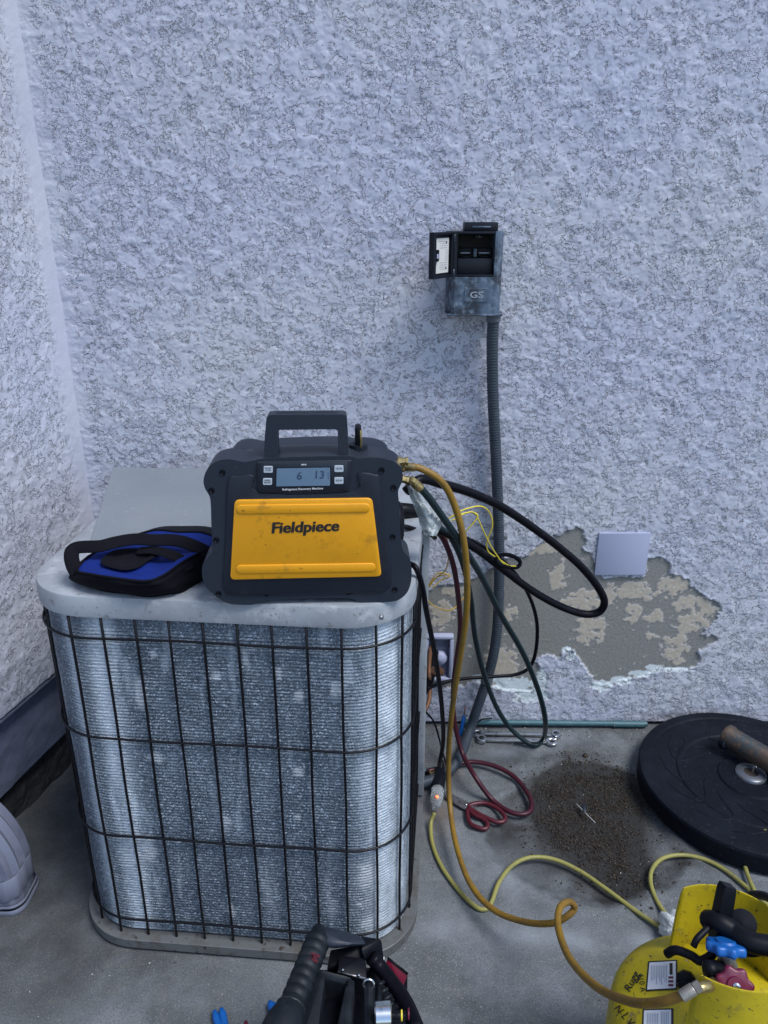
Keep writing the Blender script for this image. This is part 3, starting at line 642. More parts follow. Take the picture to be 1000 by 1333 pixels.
# display
dq = [mp(272, 262, .006), mp(672, 255, .006), mp(662, 384, .006), mp(278, 391, .006)]
link('display_bezel', *prism(rquad(dq, .004), .006, mfr(0), .002, 2), 'mgrey2', rm, angle=50)
dq2 = [mp(288, 270, .0066), mp(655, 262, .0066), mp(648, 378, .0066), mp(290, 385, .0066)]
dp = link('display_panel', *prism(rquad(dq2, .002), .0008, mfr(.006), .0003, 1), 'mgrey', rm, angle=50)
lq = [mp(356, 290, .0075), mp(580, 286, .0075), mp(580, 362, .0075), mp(354, 365, .0075)]
link('lcd_screen', *prism(rquad(lq, .001), .0006, mfr(.0068), 0), 'lcd', dp, smooth=False)
lqs = [mp(352, 286, .007), mp(584, 282, .007), mp(584, 366, .007), mp(350, 369, .007)]
link('screen_rim', *prism(rquad(lqs, .0015), .0004, mfr(.0066), 0), 'boxdark', dp, smooth=False)
for (a, b, tx) in [(320, 294, 'START STOP'), (317, 345, 'SPEED MODE'), (617, 291, 'UNITS'), (617, 341, 'SETUP')]:
    q = [mp(a - 19, b - 14, .0078), mp(a + 19, b - 14, .0078), mp(a + 19, b + 14, .0078), mp(a - 19, b + 14, .0078)]
    link('button', *prism(rquad(q, .002), .0015, mfr(.0066), .0004, 1), 'button', dp, angle=40)
    qq = [mp(a - 17, b - 12, .009), mp(a + 17, b - 12, .009)]
    w_ = tx.split(' ')
    for i, t_ in enumerate(w_): mtext('button_print', t_, a, b + (i - (len(w_) - 1) / 2) * 9, .0037, .0082, 'boxdark', 0, dp, offset=.0001)
mtext('lcd_digits', '6', 450, 322, .0185, .0078, 'lcdink', 0, dp, shear=.08, offset=.0002); mtext('lcd_digits', '13', 533, 318, .0185, .0078, 'lcdink', 0, dp, shear=.08, offset=.0002)
mtext('lcd_digits', '|', 572, 318, .0135, .0076, 'lcdink', 0, dp)
mtext('print', 'Refrigerant Recovery Machine', 465, 376, .0052, .0071, 'white', R(1.0), dp, offset=.00008, sx=1.05)
mtext('print', 'MR45', 470, 274, .0036, .0071, 'white', R(1.0), dp, offset=.0001)
for (a, b) in [(128, 307), (82, 382), (102, 590), (112, 815), (312, 815), (658, 808), (852, 798), (843, 577), (847, 370), (797, 297)]:
    u, v = mp(a, b)
    link('screw_well', *lathe([(.0052, 0), (.0052, .0012), (.0042, .0014), (.0034, .0004), (0, .0004)], 14, Vector((u, 0, v)), Vector((0, -1, 0)), False), 'black', rm, angle=40)
# handle
ho = [mp(*p) for p in [(300, 250), (303, 150), (310, 72), (318, 58), (335, 56), (630, 54), (645, 58), (650, 72), (655, 150), (657, 245), (612, 245), (613, 190), (612, 122), (600, 117), (370, 119), (357, 124), (358, 190), (364, 250)]]
link('handle', *prism([(a_, b_ - .005) for a_, b_ in ho], .034, mfr_y(.04), .006, 3, True), 'mgrey', rm, angle=50)
a, b = mp(345, 88), mp(615, 84)
link('handle_grip', *tube([Vector((a[0] + (b[0] - a[0]) * t, .021, a[1] - .005 + (b[1] - a[1]) * t)) for t in (0, .03, .06, .5, .94, .97, 1)], [.0125, .0138, .0142, .0142, .0142, .0138, .0125], 18), 'mgrey2', rm, angle=50)
u, v = mp(480, 246); link('handle_bridge', *box(Vector((u, .065, v - .012)), (.15, .05, .02), bev=.005), 'mgrey2', rm, angle=40)
# lever with brass strip
u, v = mp(700, 235); kx = Vector((u, .055, v))
link('selector_knob', *box(kx + Vector((0, 0, .018)), (.011, .03, .036), bev=.004), 'black', rm, angle=40)
link('knob_marker', *box(kx + Vector((.0045, -.0165, .017)), (.0035, .002, .030), bev=.0006), 'brass', rm, angle=40)
link('knob_collar', *lathe([(.016, -.004), (.016, .004), (.012, .006)], 20, kx), 'mgrey2', rm, angle=40)
# fan guard bulge low on the right flank
u, v = mp(885, 585); fc = Vector((u - .004, .075, v))
link('side_fan_cover', *lathe([(.038, -.004), (.038, .003), (.032, .009), (.018, .011), (0, .0115)], 28, fc, Vector((1, 0, 0)), False), 'black', rm, angle=40)
for k in range(10):
    a = 2 * math.pi * k / 10; link('vent_hole', *lathe([(.0045, 0), (.0045, .0016), (0, .0016)], 8, fc + Vector((.0085, .024 * math.cos(a), .024 * math.sin(a))), Vector((1, 0, 0)), False), 'mgrey', rm)
# brass ports
def fitting(name, p, ax, L, r, parent, m='brass', world=False):
    v_, f_ = lathe([(r * .6, 0), (r * .6, L * .2), (r, L * .22), (r, L * .5), (r * .75, L * .52), (r * .75, L * .8), (r * .9, L * .82), (r * .9, L)], 6, p, ax)
    return link(name, v_, f_, m, parent, angle=30, world=world)
inv_m = rm.matrix_basis.inverted()
for (a, b, yy, d, Lg) in [(872, 284, .03, (1, 0, .02), .022), (876, 318, .045, (1, -.1, -.1), .016), (880, 352, .03, (1, 0, -.3), .02)]:
    u, v = mp(a, b); fitting('brass_port', Vector((u - .006, yy, v)), Vector(d).normalized(), Lg, .0085, rm)

# ------------------------------------------------------------------ blue and black pouch
bg_ = thing('tool_pouch', onZ(190, 765, ZT + .0005), 0, 'blue and black fabric tool pouch with carry strap left of the yellow machine', 'bag')
bx0 = [onZ(a, b, ZT + .001) for a, b in [(98, 752), (112, 764), (150, 772), (190, 777), (225, 774), (248, 766), (285, 742), (300, 715), (285, 690), (240, 684), (200, 690), (160, 708), (120, 728)]]
tz = .055
bx1 = [onZ(a, b, ZT + tz) for a, b in [(99, 733), (120, 741), (155, 747), (190, 750), (212, 744), (240, 728), (272, 712), (284, 700), (262, 692), (232, 694), (200, 692), (160, 702), (118, 716)]]
bx1 = [Vector((p.x, p.y, ZT + h)) for p, h in zip(bx1, [.040, .043, .044, .044, .046, .050, .052, .050, .052, .056, .056, .052, .044])]
B0, B1 = spline(bx0, 5, True), spline(bx1, 5, True)
nB = len(B0); vb = []; fb = []
lay = [0, .05, .28, .31, .55, .80, .86, .94, 1]
for k in lay:
    bul = .010 * math.sin(math.pi * k) + (.0025 if k in (.31, .86) else 0)
    for i in range(nB):
        p = B0[i].lerp(B1[i], k); c = sum(B0, Vector()) / nB; d = (B0[i] - c); d.z = 0; d.normalize()
        vb.append(p + d * (bul + .002 * math.sin(i * .9 + k * 5)))
for j in range(len(lay) - 1):
    for i in range(nB): fb.append((j * nB + i, j * nB + (i + 1) % nB, (j + 1) * nB + (i + 1) % nB, (j + 1) * nB + i))
fb.append(tuple(range(nB))[::-1])
link('pouch_side', vb, fb, 'bfab', bg_, world=True)
ctr = sum(B1, Vector()) / nB; vt = []; ft = []
LV = 10
for j in range(LV + 1):
    s = 1 - j / LV
    for i in range(nB):
        p = ctr.lerp(B1[i], s); sag = -.010 * (1 - s) ** 1.2 + .0045 * math.sin(p.x * 70 + p.y * 50) * (1 - s) * 1.2 + .003 * (1 if .75 < s < 1 else 0)
        vt.append(Vector((p.x, p.y, p.z + sag)))
for j in range(LV):
    for i in range(nB): ft.append((j * nB + i, j * nB + (i + 1) % nB, (j + 1) * nB + (i + 1) % nB, (j + 1) * nB + i))
link('pouch_top', vt, ft, 'blue', bg_, world=True)
def on_top(a, b, h): return onZ(a, b, ZT + h)
op = spline([on_top(a, b, .048) for a, b in [(131, 733), (136, 724), (150, 717), (175, 715), (196, 717), (208, 723), (196, 728), (182, 738), (163, 742), (145, 739)]], 4, True)
co = sum(op, Vector()) / len(op); n = len(op)
v = [p.copy() for p in op] + [co + (p - co) * .9 + Vector((0, 0, .004)) for p in op] + [co + (p - co) * .7 + Vector((0, 0, -.002)) for p in op] + [co - Vector((0, 0, .004))]
f = []
for j in range(2):
    for i in range(n): f.append((j * n + i, j * n + (i + 1) % n, (j + 1) * n + (i + 1) % n, (j + 1) * n + i))
f += [(2 * n + i, 2 * n + (i + 1) % n, 3 * n) for i in range(n)]
link('black_window', v, f, 'bfab', bg_, world=True)
def ribbon(pts, wd, th, name, m, parent, up=Vector((0, 0, 1)), world=True):
    return link(name, *tube(pts, [wd] * len(pts), 12, flat=th / wd, up=up), m, parent, world=world)
sp_ = spline([on_top(101, 747, .030), on_top(95, 735, .045), on_top(93, 722, .060), on_top(97, 714, .066), on_top(108, 712, .068), on_top(130, 711, .070), on_top(150, 706, .073), on_top(175, 702, .074), on_top(200, 703, .072), on_top(222, 703, .071), on_top(240, 706, .068), on_top(262, 715, .056), on_top(272, 722, .045)], 5)
ribbon(sp_, .013, .0025, 'carry_strap', 'bfab', bg_, up=Vector((0, -.35, 1)))
sp2 = spline([on_top(180, 717, .052), on_top(200, 716, .058), on_top(222, 722, .056), on_top(235, 728, .050), on_top(248, 742, .038)], 5)
ribbon(sp2, .011, .0022, 'side_strap', 'bfab', bg_, up=Vector((0, -.3, 1)))
zp = spline([p + Vector((0, 0, .0015)) for p in bx1], 5, True)
link('zip', *tube(zp, .0026, 6, True), 'bfab', bg_, world=True)

# ------------------------------------------------------------------ disconnect box
YB = -.085
def bp(cx, cy, y=YB): return onY(540 + cx / 6.25, 270 + cy / 6.25, y)
db = thing('disconnect_box', Vector((.23, 0, 1.25)), 0, 'weathered black electrical disconnect box with open lid mounted on the wall', 'electrical box')
XF, YF, ZF = Vector((1, 0, 0)), Vector((0, -1, 0)), Vector((0, 0, 1))
tl, br = bp(272, 190, 0), bp(742, 862, 0); t2, b2 = bp(345, 195), bp(722, 858)
X0, X1, Zt, Zb = bp(272, 0, -.01).x, bp(738, 0, -.05).x, bp(0, 192, -.05).z, bp(0, 862, -.05).z
xa, xb = bp(345, 0).x, bp(682, 0).x
Zm = bp(0, 562).z
# lower housing: tapered sides
prof = [(X0, -.001), (X0, -.035), (X0 + .004, -.045), (xa - .003, YB + .004), (xa, YB), (xb, YB), (xb + .004, YB + .004), (X1 - .004, -.052), (X1, -.045), (X1, -.001)]
def zprism(pf, z0, z1, name, m, par, ang=30, world=True):
    n = len(pf); v = [Vector((x, y, z0)) for x, y in pf] + [Vector((x, y, z1)) for x, y in pf]
    f = [tuple(range(n)), tuple(range(n, 2 * n))[::-1]] + [(i, n + i, n + (i + 1) % n, (i + 1) % n) for i in range(n)]
    return link(name, v, f, m, par, angle=ang, world=world)
zprism(prof, Zb, Zm - .001, 'lower_housing', 'boxplastic', db)
link('bottom_lip', *box(Vector(((X0 + X1) / 2, -.046, Zb + .0008)), (X1 - X0 + .003, .086, .004), bev=.001), 'boxplastic', db, world=True, angle=40)
# upper housing as a hollow frame
hx0, hx1, hz0, hz1 = xa + .001, xb - .001, bp(0, 545).z, bp(0, 215).z
def zb(x0, x1, y0, y1, z0, z1, name, m, bev=.0015):
    return link(name, *box(Vector(((x0 + x1) / 2, (y0 + y1) / 2, (z0 + z1) / 2)), (x1 - x0, y1 - y0, z1 - z0), bev=bev), m, db, world=True, angle=40)
zprism([(X0, -.001), (X0, -.035), (X0 + .004, -.045), (xa - .001, YB), (xa + .004, YB), (xa + .004, -.001)], Zm, Zt, 'upper_side', 'boxdark', db)
zprism([(xb - .003, -.001), (xb - .003, YB), (xb + .003, YB), (X1 - .004, -.052), (X1, -.045), (X1, -.001)], Zm, Zt, 'upper_side', 'boxplastic', db)
zb(xa + .004, xb - .003, YB + .001, -.001, Zt - .006, Zt, 'top_rail', 'boxdark'); zb(xa + .004, xb - .003, YB + .001, -.001, Zm, Zm + .004, 'bottom_rail', 'boxdark')
zb(xa + .004, xb - .003, -.012, -.001, Zm + .004, Zt - .006, 'back_plate', 'blackhole', 0)
dz1, dz0 = bp(0, 410, -.05).z, Zm + .004
zb(xa + .006, xb - .005, -.070, -.012, dz0, dz1, 'dead_front', 'boxdark')
z3 = bp(0, 330, -.05).z
zb(xa + .006, xb - .005, -.040, -.012, dz1, z3, 'pullout_socket', 'blackhole')
xm = bp(505, 0, -.06).x
for (c0, c1) in [(375, 480), (528, 645)]:
    x0_, x1_ = bp(c0, 0, -.06).x, bp(c1, 0, -.06).x; za, zb_ = bp(0, 402, -.06).z, bp(0, 335, -.06).z; zz = (za + zb_) / 2
    loopp = [Vector((x0_, -.062, za)), Vector((x1_, -.062, za)), Vector((x1_, -.062, zb_)), Vector((x0_, -.062, zb_))]
    link('fuse_window', *tube([loopp[0], loopp[1], loopp[2], loopp[3]], .0012, 5, True), 'boxdark', db, world=True)
    zb(x0_ + .003, x1_ - .003, -.055, -.045, zz - .003, zz + .001, 'contact_clip', 'hub', .0006)
zb(xm - .004, xm + .004, -.066, -.042, za, zb_, 'pull_tab', 'boxplastic')
u = bp(525, 240, -.05); link('rating_plate', *box(u, (.017, .002, .006), bev=.0006), 'mgrey', db, world=True, angle=30)
link('screw_head', *lathe([(.0022, 0), (.0022, .002), (0, .0024)], 10, bp(528, 232, -.053), YF), 'steel', db, world=True)
# knob tab at top
a, b = bp(398, 125, -.05), bp(668, 186, -.05)
link('top_tab', *box((a + b) / 2, (b.x - a.x, .05, a.z - b.z + .004), bev=.003), 'boxdark', db, world=True, angle=40)
link('tab_slot', *box(Vector(((a.x + b.x) / 2, -.0765, (a.z + b.z) / 2)), ((b.x - a.x) * .55, .003, .003), bev=.0006), 'boxplastic', db, world=True, angle=40)
# embossed label
a, b = bp(405, 655, YB), bp(597, 770, YB)
fr = (Vector((0, YB, 0)), XF, ZF, YF)
em = link('embossed_plate', *prism(rrect(b.x - a.x, a.z - b.z, .003, 4, (a.x + b.x) / 2, (a.z + b.z) / 2), .0018, (Vector((0, YB, 0)), XF, ZF, YF), .0006, 1), 'boxplastic', db, world=True, angle=30)
link('embossed_mark', *text_on('GS', .020, (Vector(((a.x + b.x) / 2, YB - .0018, (a.z + b.z) / 2)), XF, ZF, YF), 0, extrude=.001, offset=.0002, sx=1.35), 'lightgrey', db, smooth=False, world=True)
# door hinged on the left, swung open past the box
hp = Vector((bp(335, 0).x - .006, YB + .002, 0)); al = R(57); dd_ = Vector((-math.cos(al), -math.sin(al), 0)); dn = Vector((math.sin(al), -math.cos(al), 0))
for z_ in (bp(0, 245).z, bp(0, 530).z):
    link('hinge', *tube([Vector((hp.x + .004, YB - .002, z_ - .008)), Vector((hp.x + .004, YB - .002, z_ + .008))], .0035, 10), 'boxplastic', db, world=True)
zd0, zd1 = bp(0, 562).z, bp(0, 196).z; DW = .098
door = link('door', *prism([(.0, zd0), (DW, zd0 - .0), (DW, zd1), (.0, zd1)], .006, (hp - dn * .006, dd_, ZF, dn), .001, 1), 'boxdark', db, world=True, angle=30)
for (u0, u1, v0, v1) in [(.0, DW, zd0, zd0 + .006), (.0, DW, zd1 - .006, zd1), (DW - .010, DW, zd0 + .006, zd1 - .006), (0, .012, zd0 + .006, zd1 - .006)]:
    link('door_flange', *prism([(u0, v0), (u1, v0), (u1, v1), (u0, v1)], .008, (hp, dd_, ZF, dn), .001, 1), 'boxdark', db, world=True, angle=30)
lz0, lz1 = zd0 + .011, zd1 - .013
lb = link('door_label', *prism([(.018, lz0), (DW - .013, lz0), (DW - .013, (lz0 + lz1) / 2 - .012), (DW - .030, (lz0 + lz1) / 2 - .012), (DW - .030, (lz0 + lz1) / 2 + .012), (DW - .013, (lz0 + lz1) / 2 + .012), (DW - .013, lz1), (.018, lz1)], .0008, (hp + dn * .0002, dd_, ZF, dn), 0), 'paper', db, world=True, smooth=False)
mid_z = (lz0 + lz1) / 2
link('latch_cup', *prism(rrect(.022, .026, .003, 3, DW - .016, mid_z + .001), .006, (hp + dn * .0001, dd_, ZF, dn), .001, 1), 'black', db, world=True, angle=30)
link('latch_opening', *prism([(DW - .022, mid_z - .005), (DW - .015, mid_z - .005), (DW - .015, mid_z + .005), (DW - .022, mid_z + .005)], .0008, (hp + dn * .0062, dd_, ZF, dn), 0), 'blank', db, world=True, smooth=False)
for (a, b, s) in [(.030, lz1 - .010, .005), (.030, lz0 + .010, .005)]:
    link('label_hole', *lathe([(.0025, 0), (.0025, .0006), (0, .0006)], 8, hp + dd_ * a + ZF * b + dn * .001, dn, False), 'boxdark', db, world=True)
random.seed(3)
for k in range(14):
    zz = lz0 + .008 + k * (lz1 - lz0 - .016) / 13
    if abs(zz - mid_z) < .016: wl = .012; u0 = .022
    else: wl = .028 + .016 * random.random(); u0 = .024
    link('label_print', *prism([(u0, zz), (u0 + wl, zz), (u0 + wl, zz + .0012), (u0, zz + .0012)], .0003, (hp + dn * .001, dd_, ZF, dn), 0), 'lightgrey', db, world=True, smooth=False)
# connector under the box
cn = bp(642, 880, -.045)
link('conduit_connector', *lathe([(.021, .008), (.021, -.004), (.018, -.006), (.018, -.016), (.0165, -.018)], 12, Vector((cn.x, -.045, Zb - .003)), ZF), 'conduit2', db, world=True, angle=30)

# ------------------------------------------------------------------ conduit
cpts = [Vector((cn.x, -.045, Zb - .012)), onY(641, 450, -.042), onY(642, 520, -.036), onY(646, 600, -.030), onY(649, 680, -.026), onY(650, 750, -.026), onY(648, 810, -.030), onY(643, 850, -.034), onY(634, 885, -.040), onY(622, 920, -.050), onY(610, 955, -.075), onZ(596, 990, .03), onZ(575, 1010, .025), onZ(548, 1020, .03)]
cp = spline(cpts, 8)
L_ = [0]
for i in range(1, len(cp)): L_.append(L_[-1] + (cp[i] - cp[i - 1]).length)
tot = L_[-1]; nn = int(tot / .0072) * 3; A_ = np.array([list(p) for p in cp]); tt = np.linspace(0, tot, nn)
rp = [Vector((np.interp(t, L_, A_[:, 0]), np.interp(t, L_, A_[:, 1]), np.interp(t, L_, A_[:, 2]))) for t in tt]
rad = [.0142 + (.0010 if i % 3 else -.0011) for i in range(nn)]
cdn = thing('flexible_conduit', cpts[0], 0, 'grey ribbed flexible conduit running down the wall from the disconnect box', 'conduit')
link('ribbed_tube', *tube(rp, rad, 14), 'conduit', cdn, world=True)
i0 = min(range(nn), key=lambda i: (rp[i] - onY(634, 885, -.040)).length)
link('coupling', *tube(rp[i0 - 6:i0 + 6], .0175, 16), 'conduit2', cdn, world=True)
link('wall_strap', *box(onY(649, 700, -.0055), (.05, .0015, .012), bev=.0005), 'dsteel', cdn, world=True, angle=30)

# ------------------------------------------------------------------ blank cover, lower wall box, teal pipe
pa, pb = onY(781, 695, -.012), onY(841, 750, -.012)
bc = link('blank_cover_plate', *prism(rrect(pb.x - pa.x, pa.z - pb.z, .003, 3), .007, (Vector((0, 0, 0)), XF, ZF, YF), .0015, 2), 'blank', None, angle=40)
bc.location = ((pa.x + pb.x) / 2, .0005, (pa.z + pb.z) / 2)
tag(bc, 'square blank lavender painted cover plate over the peeled wall patch', 'cover plate')
wa, wb_ = onY(553, 828, -.02), onY(589, 887, -.02)
wbx = thing('wall_pipe_box', Vector(((wa.x + wb_.x) / 2, 0, (wa.z + wb_.z) / 2)), 0, 'small lavender recessed wall box where the copper pipe enters', 'pipe box')
W_, H_ = wb_.x - wa.x, wa.z - wb_.z
for (cx_, cz_, sx_, sz_) in [(0, H_ / 2 - .006, W_, .012), (0, -H_ / 2 + .006, W_, .012), (-W_ / 2 + .006, 0, .012, H_ - .024), (W_ / 2 - .006, 0, .012, H_ - .024)]:
    link('box_rim', *box(Vector((cx_, -.010, cz_)), (sx_, .024, sz_), bev=.004), 'blank', wbx, angle=40)
link('box_back', *box(Vector((0, .001, 0)), (W_ - .02, .006, H_ - .02)), 'foundation', wbx, smooth=False)
link('white_boss', *lathe([(.024, 0), (.022, .010), (.015, .016), (0, .018)], 20, Vector((.004, -.004, -.004)), YF, False), 'blank', wbx, angle=50)
tp = thing('teal_pipe', onY(720, 942, -.02), 0, 'teal painted pipe lying along the foot of the back wall', 'pipe')
link('pipe_run', *tube([onY(602, 940, -.014), onY(700, 941, -.014), onY(842, 942.5, -.014)], .0085, 12), 'teal', tp, world=True, angle=60)
link('pipe_coupling', *tube([onY(798, 942.4, -.014), onY(838, 943, -.014)], .0105, 12), 'teal', tp, world=True, angle=60)
tp2 = thing('teal_pipe', onZ(560, 1003, .006), 0, 'short teal pipe stub on the slab behind the black plug', 'pipe')
link('pipe_run', *tube([onZ(540, 1006, .008), onZ(574, 1000, .008)], .0075, 12), 'teal', tp2, world=True, angle=60)

# ------------------------------------------------------------------ hoses and cables
def hose(name, L, r, m, label, cat='hose', seg=10, n=6, fit0=None, fit1=None, rr=None):
    P_ = spline(pathz(L, r), n)
    for p in P_:
        if p.z < r + .001: p.z = r + .001
    t = thing(name, P_[0], 0, label, cat)
    link('hose_tube' if cat == 'hose' else 'jacket', *tube(P_, r, seg), m, t, world=True)
    for ft, pts in ((fit0, P_[:3]), (fit1, P_[-3:][::-1])):
        if ft:
            d = (pts[2] - pts[0]).normalized(); q = pts[0] - d * .006
            link('crimp_sleeve', *lathe([(r * 1.1, 0), (r * 1.22, .002), (r * 1.22, .020), (r * 1.05, .021)], 14, q, d), 'brass' if ft == 1 else ft, t, world=True, angle=40)
            link('swivel_nut', *lathe([(r * .6, -.010), (r * 1.15, -.009), (r * 1.15, -.001), (r * .8, 0)], 6, q, d), 'brass' if ft == 1 else ft, t, world=True, angle=30)
    return t
hose('yellow_hose', [(530, 608, 't', 1.42), (548, 610, 't', 1.42), (575, 627, 't', 1.43), (592, 658, 't', 1.46), (603, 700, 't', 1.49), (608, 750, 't', 1.54), (607, 800, 't', 1.60), (600, 850, 't', 1.68), (592, 900, 't', 1.78), (586, 950, 't', 1.90), (584, 1000, 't', 1.98), (586, 1050, 't', 1.98), (594, 1100, 't', 1.89), (612, 1150, 't', 1.78), (642, 1184, 't', 1.70), (682, 1200, 't', 1.63), (718, 1202, 't', 1.57), (738, 1193, 't', 1.55), (748, 1182, 't', 1.55), (741, 1174, 't', 1.54), (729, 1182, 't', 1.51), (727, 1208, 't', 1.46), (742, 1248, 't', 1.36), (776, 1284, 't', 1.24), (820, 1304, 't', 1.13), (858, 1305, 't', 1.07), (888, 1296, 't', 1.045), (899, 1290, 't', 1.042)], .0068, 'hyel', 'long aged yellow hose from the machine port down to the yellow tank', fit0=1, fit1='brackish')
hose('green_hose', [(541, 630, 't', 1.40), (556, 645, 't', 1.42), (580, 678, 't', 1.46), (603, 712, 't', 1.52), (628, 752, 't', 1.62), (652, 800, 't', 1.76), (682, 852, 't', 1.92), (702, 902, 't', 2.06), (710, 938, 't', 2.15), (708, 961, 'z', .022), (698, 970, 'z', .012), (684, 965, 'z', .02), (662, 945, 'y', -.10), (644, 915, 'y', -.12), (628, 870, 'y', -.16), (618, 825, 'y', -.2), (613, 780, 'y', -.25), (603, 735, 'y', -.3), (587, 700, 'y', -.34), (566, 684, 'y', -.38), (548, 688, 'y', -.38)], .0072, 'hgreen', 'dark green hose looping from the machine down to the slab by the wrenches', fit0=1)
hose('red_hose', [(560, 688, 'y', -.36), (576, 700, 'y', -.33), (590, 735, 'y', -.30), (597, 780, 'y', -.27), (599, 820, 'y', -.24), (594, 860, 'y', -.22), (590, 900, 'y', -.2), (592, 940, 'y', -.2), (602, 980, 'y', -.22), (618, 1010, 't', 2.10), (640, 1040, 'z', .014), (662, 1056, 'z', .010), (682, 1060, 'z', .010), (692, 1052, 'z', .010), (688, 1034, 'z', .012), (668, 1010, 'z', .018), (640, 996, 'z', .022), (610, 992, 'z', .022), (578, 999, 'z', .02), (556, 1004, 'z', .02)], .0068, 'hred', 'dark red hose hanging behind the yellow hose and curling on the slab')
hose('black_cable', [(528, 640, 'y', -.58), (548, 624, 'y', -.56), (575, 630, 'y', -.52), (612, 641, 'y', -.47), (650, 658, 'y', -.42), (690, 684, 'y', -.37), (726, 711, 'y', -.33), (757, 738, 'y', -.30), (779, 765, 'y', -.28), (787, 784, 'y', -.27), (779, 797, 'y', -.26), (758, 799, 'y', -.26), (725, 787, 'y', -.27), (690, 767, 'y', -.28), (655, 741, 'y', -.30), (625, 718, 'y', -.32), (598, 702, 'y', -.34), (570, 690, 'y', -.36), (545, 686, 'y', -.36)], .0098, 'hblack', 'thick black cable forming a wide loop to the right of the machine', 'cable', 12)
hose('black_cable', [(545, 690, 'y', -.34), (575, 694, 'y', -.32), (610, 702, 'y', -.28), (645, 722, 'y', -.24), (672, 748, 'y', -.2), (690, 778, 'y', -.16), (699, 810, 'y', -.13), (698, 845, 'y', -.11), (690, 868, 'y', -.10), (672, 878, 'y', -.10), (640, 881, 'y', -.11), (600, 884, 'y', -.13), (572, 890, 'y', -.15), (556, 897, 'y', -.18)], .0052, 'hblack', 'thin black cable crossing the peeled wall patch to the pipe box', 'cable', 8)
hose('black_cable', [(532, 733, 't', 1.46), (542, 740, 't', 1.44), (550, 765, 't', 1.46), (556, 800, 't', 1.52), (565, 845, 't', 1.62), (572, 890, 't', 1.74), (576, 930, 't', 1.84), (577, 965, 't', 1.93), (572, 995, 't', 2.0)], .0055, 'hblack', 'black power cord dropping from the machine to the clear lit plug', 'cable', 8)
hose('black_cable', [(553, 925, 'y', -.16), (565, 940, 'y', -.15), (572, 962, 'y', -.14), (578, 985, 'z', .03), (585, 1000, 'z', .012), (600, 985, 'z', .012), (612, 955, 'y', -.05), (625, 938, 'y', -.03), (640, 935, 'y', -.02)], .0028, 'hblack', 'thin black lead curling at the base of the grey conduit', 'cable', 6)
# insulated line and cables behind the machine
hose('black_cable', [(490, 664, 'y', -.40), (520, 664, 'y', -.40), (545, 668, 'y', -.38), (562, 684, 'y', -.36)], .017, 'hblack', 'short thick black sleeve behind the machine at the panel edge', 'sleeve', 14)
hose('black_cable', [(505, 682, 'z', .853 + DZ), (528, 686, 'z', .853 + DZ), (542, 690, 'z', .852), (556, 692, 'z', .85), (566, 700, 'z', .80)], .006, 'hblack', 'black cable lying on the cover corner behind the machine', 'cable', 8)
# yellow thermocouple wires
tw = thing('yellow_wire_loop', onY(590, 670, -.42), 0, 'thin bright yellow sensor wires bundled in a black tie', 'wire')
for L in [[(583, 676, -.40), (600, 665, -.40), (625, 659, -.38), (638, 668, -.36), (641, 685, -.35), (634, 705, -.34), (636, 718, -.33), (650, 728, -.33), (662, 736, -.33), (672, 737, -.33)],
          [(586, 673, -.40), (605, 668, -.40), (618, 668, -.38), (628, 688, -.36), (640, 712, -.34), (655, 733, -.33), (668, 739, -.33)],
          [(588, 678, -.41), (604, 669, -.40), (616, 667, -.38), (622, 673, -.38), (610, 688, -.38), (603, 696, -.37)]]:
    link('wire_strand', *tube(spline([onY(*p) for p in L], 6), .0016, 6), 'ywire', tw, world=True)
lp_ = spline([onY(*p) for p in [(646, 727, -.33), (655, 722, -.325), (668, 724, -.32), (677, 731, -.32), (674, 738, -.325), (662, 738, -.33), (650, 735, -.335)]], 5, True)
link('black_tie', *tube(lp_, [.005] * len(lp_), 8, True), 'bfab', tw, world=True)
aw = thing('amber_wire_bundle', onY(570, 760, -.3), 0, 'amber wires looped beside the air conditioner corner', 'wire')
for L in [[(575, 690, -.33), (583, 705, -.3), (584, 725, -.28), (580, 742, -.26), (568, 752, -.25), (556, 768, -.25)], [(586, 748, -.25), (572, 750, -.25), (560, 760, -.25), (554, 772, -.25), (560, 785, -.25), (575, 793, -.24), (590, 793, -.22), (606, 775, -.2)],
          [(587, 750, -.255), (575, 755, -.25), (562, 766, -.255)], [(586, 749, -.25), (570, 746, -.255), (558, 762, -.25)]]:
    link('wire_strand', *tube(spline([onY(*p) for p in L], 6), .0017, 6), 'owire', aw, world=True)

# crumpled clear film round the ports
cf = thing('clear_film', atT(550, 660, 1.46), 0, 'crumpled clear plastic film taped around the machine port connection', 'plastic film')
rows_ = 16; cols_ = 9; v = []; f = []
edgeL = [(530, 632), (533, 645), (539, 660), (545, 675), (548, 690), (554, 697)]; edgeR = [(541, 632), (552, 642), (563, 658), (573, 674), (576, 682), (568, 698)]
def lerpP(E_, t): t *= len(E_) - 1; i = min(int(t), len(E_) - 2); k = t - i; return (E_[i][0] + (E_[i + 1][0] - E_[i][0]) * k, E_[i][1] + (E_[i + 1][1] - E_[i][1]) * k)
random.seed(5)
for i in range(rows_):
    a, b = lerpP(edgeL, i / (rows_ - 1)), lerpP(edgeR, i / (rows_ - 1))
    for j in range(cols_):
        s = j / (cols_ - 1); v.append(atT(a[0] + (b[0] - a[0]) * s, a[1] + (b[1] - a[1]) * s, 1.47 - .018 * math.sin(math.pi * s) + random.uniform(-.006, .006)))
nf = len(v)
for i in range(rows_ - 1):
    for j in range(cols_ - 1): f.append((i * cols_ + j, i * cols_ + j + 1, (i + 1) * cols_ + j + 1, (i + 1) * cols_ + j))
v += [p + ray(550, 660) * .012 for p in v]; f += [tuple(nf + k for k in q)[::-1] for q in f]
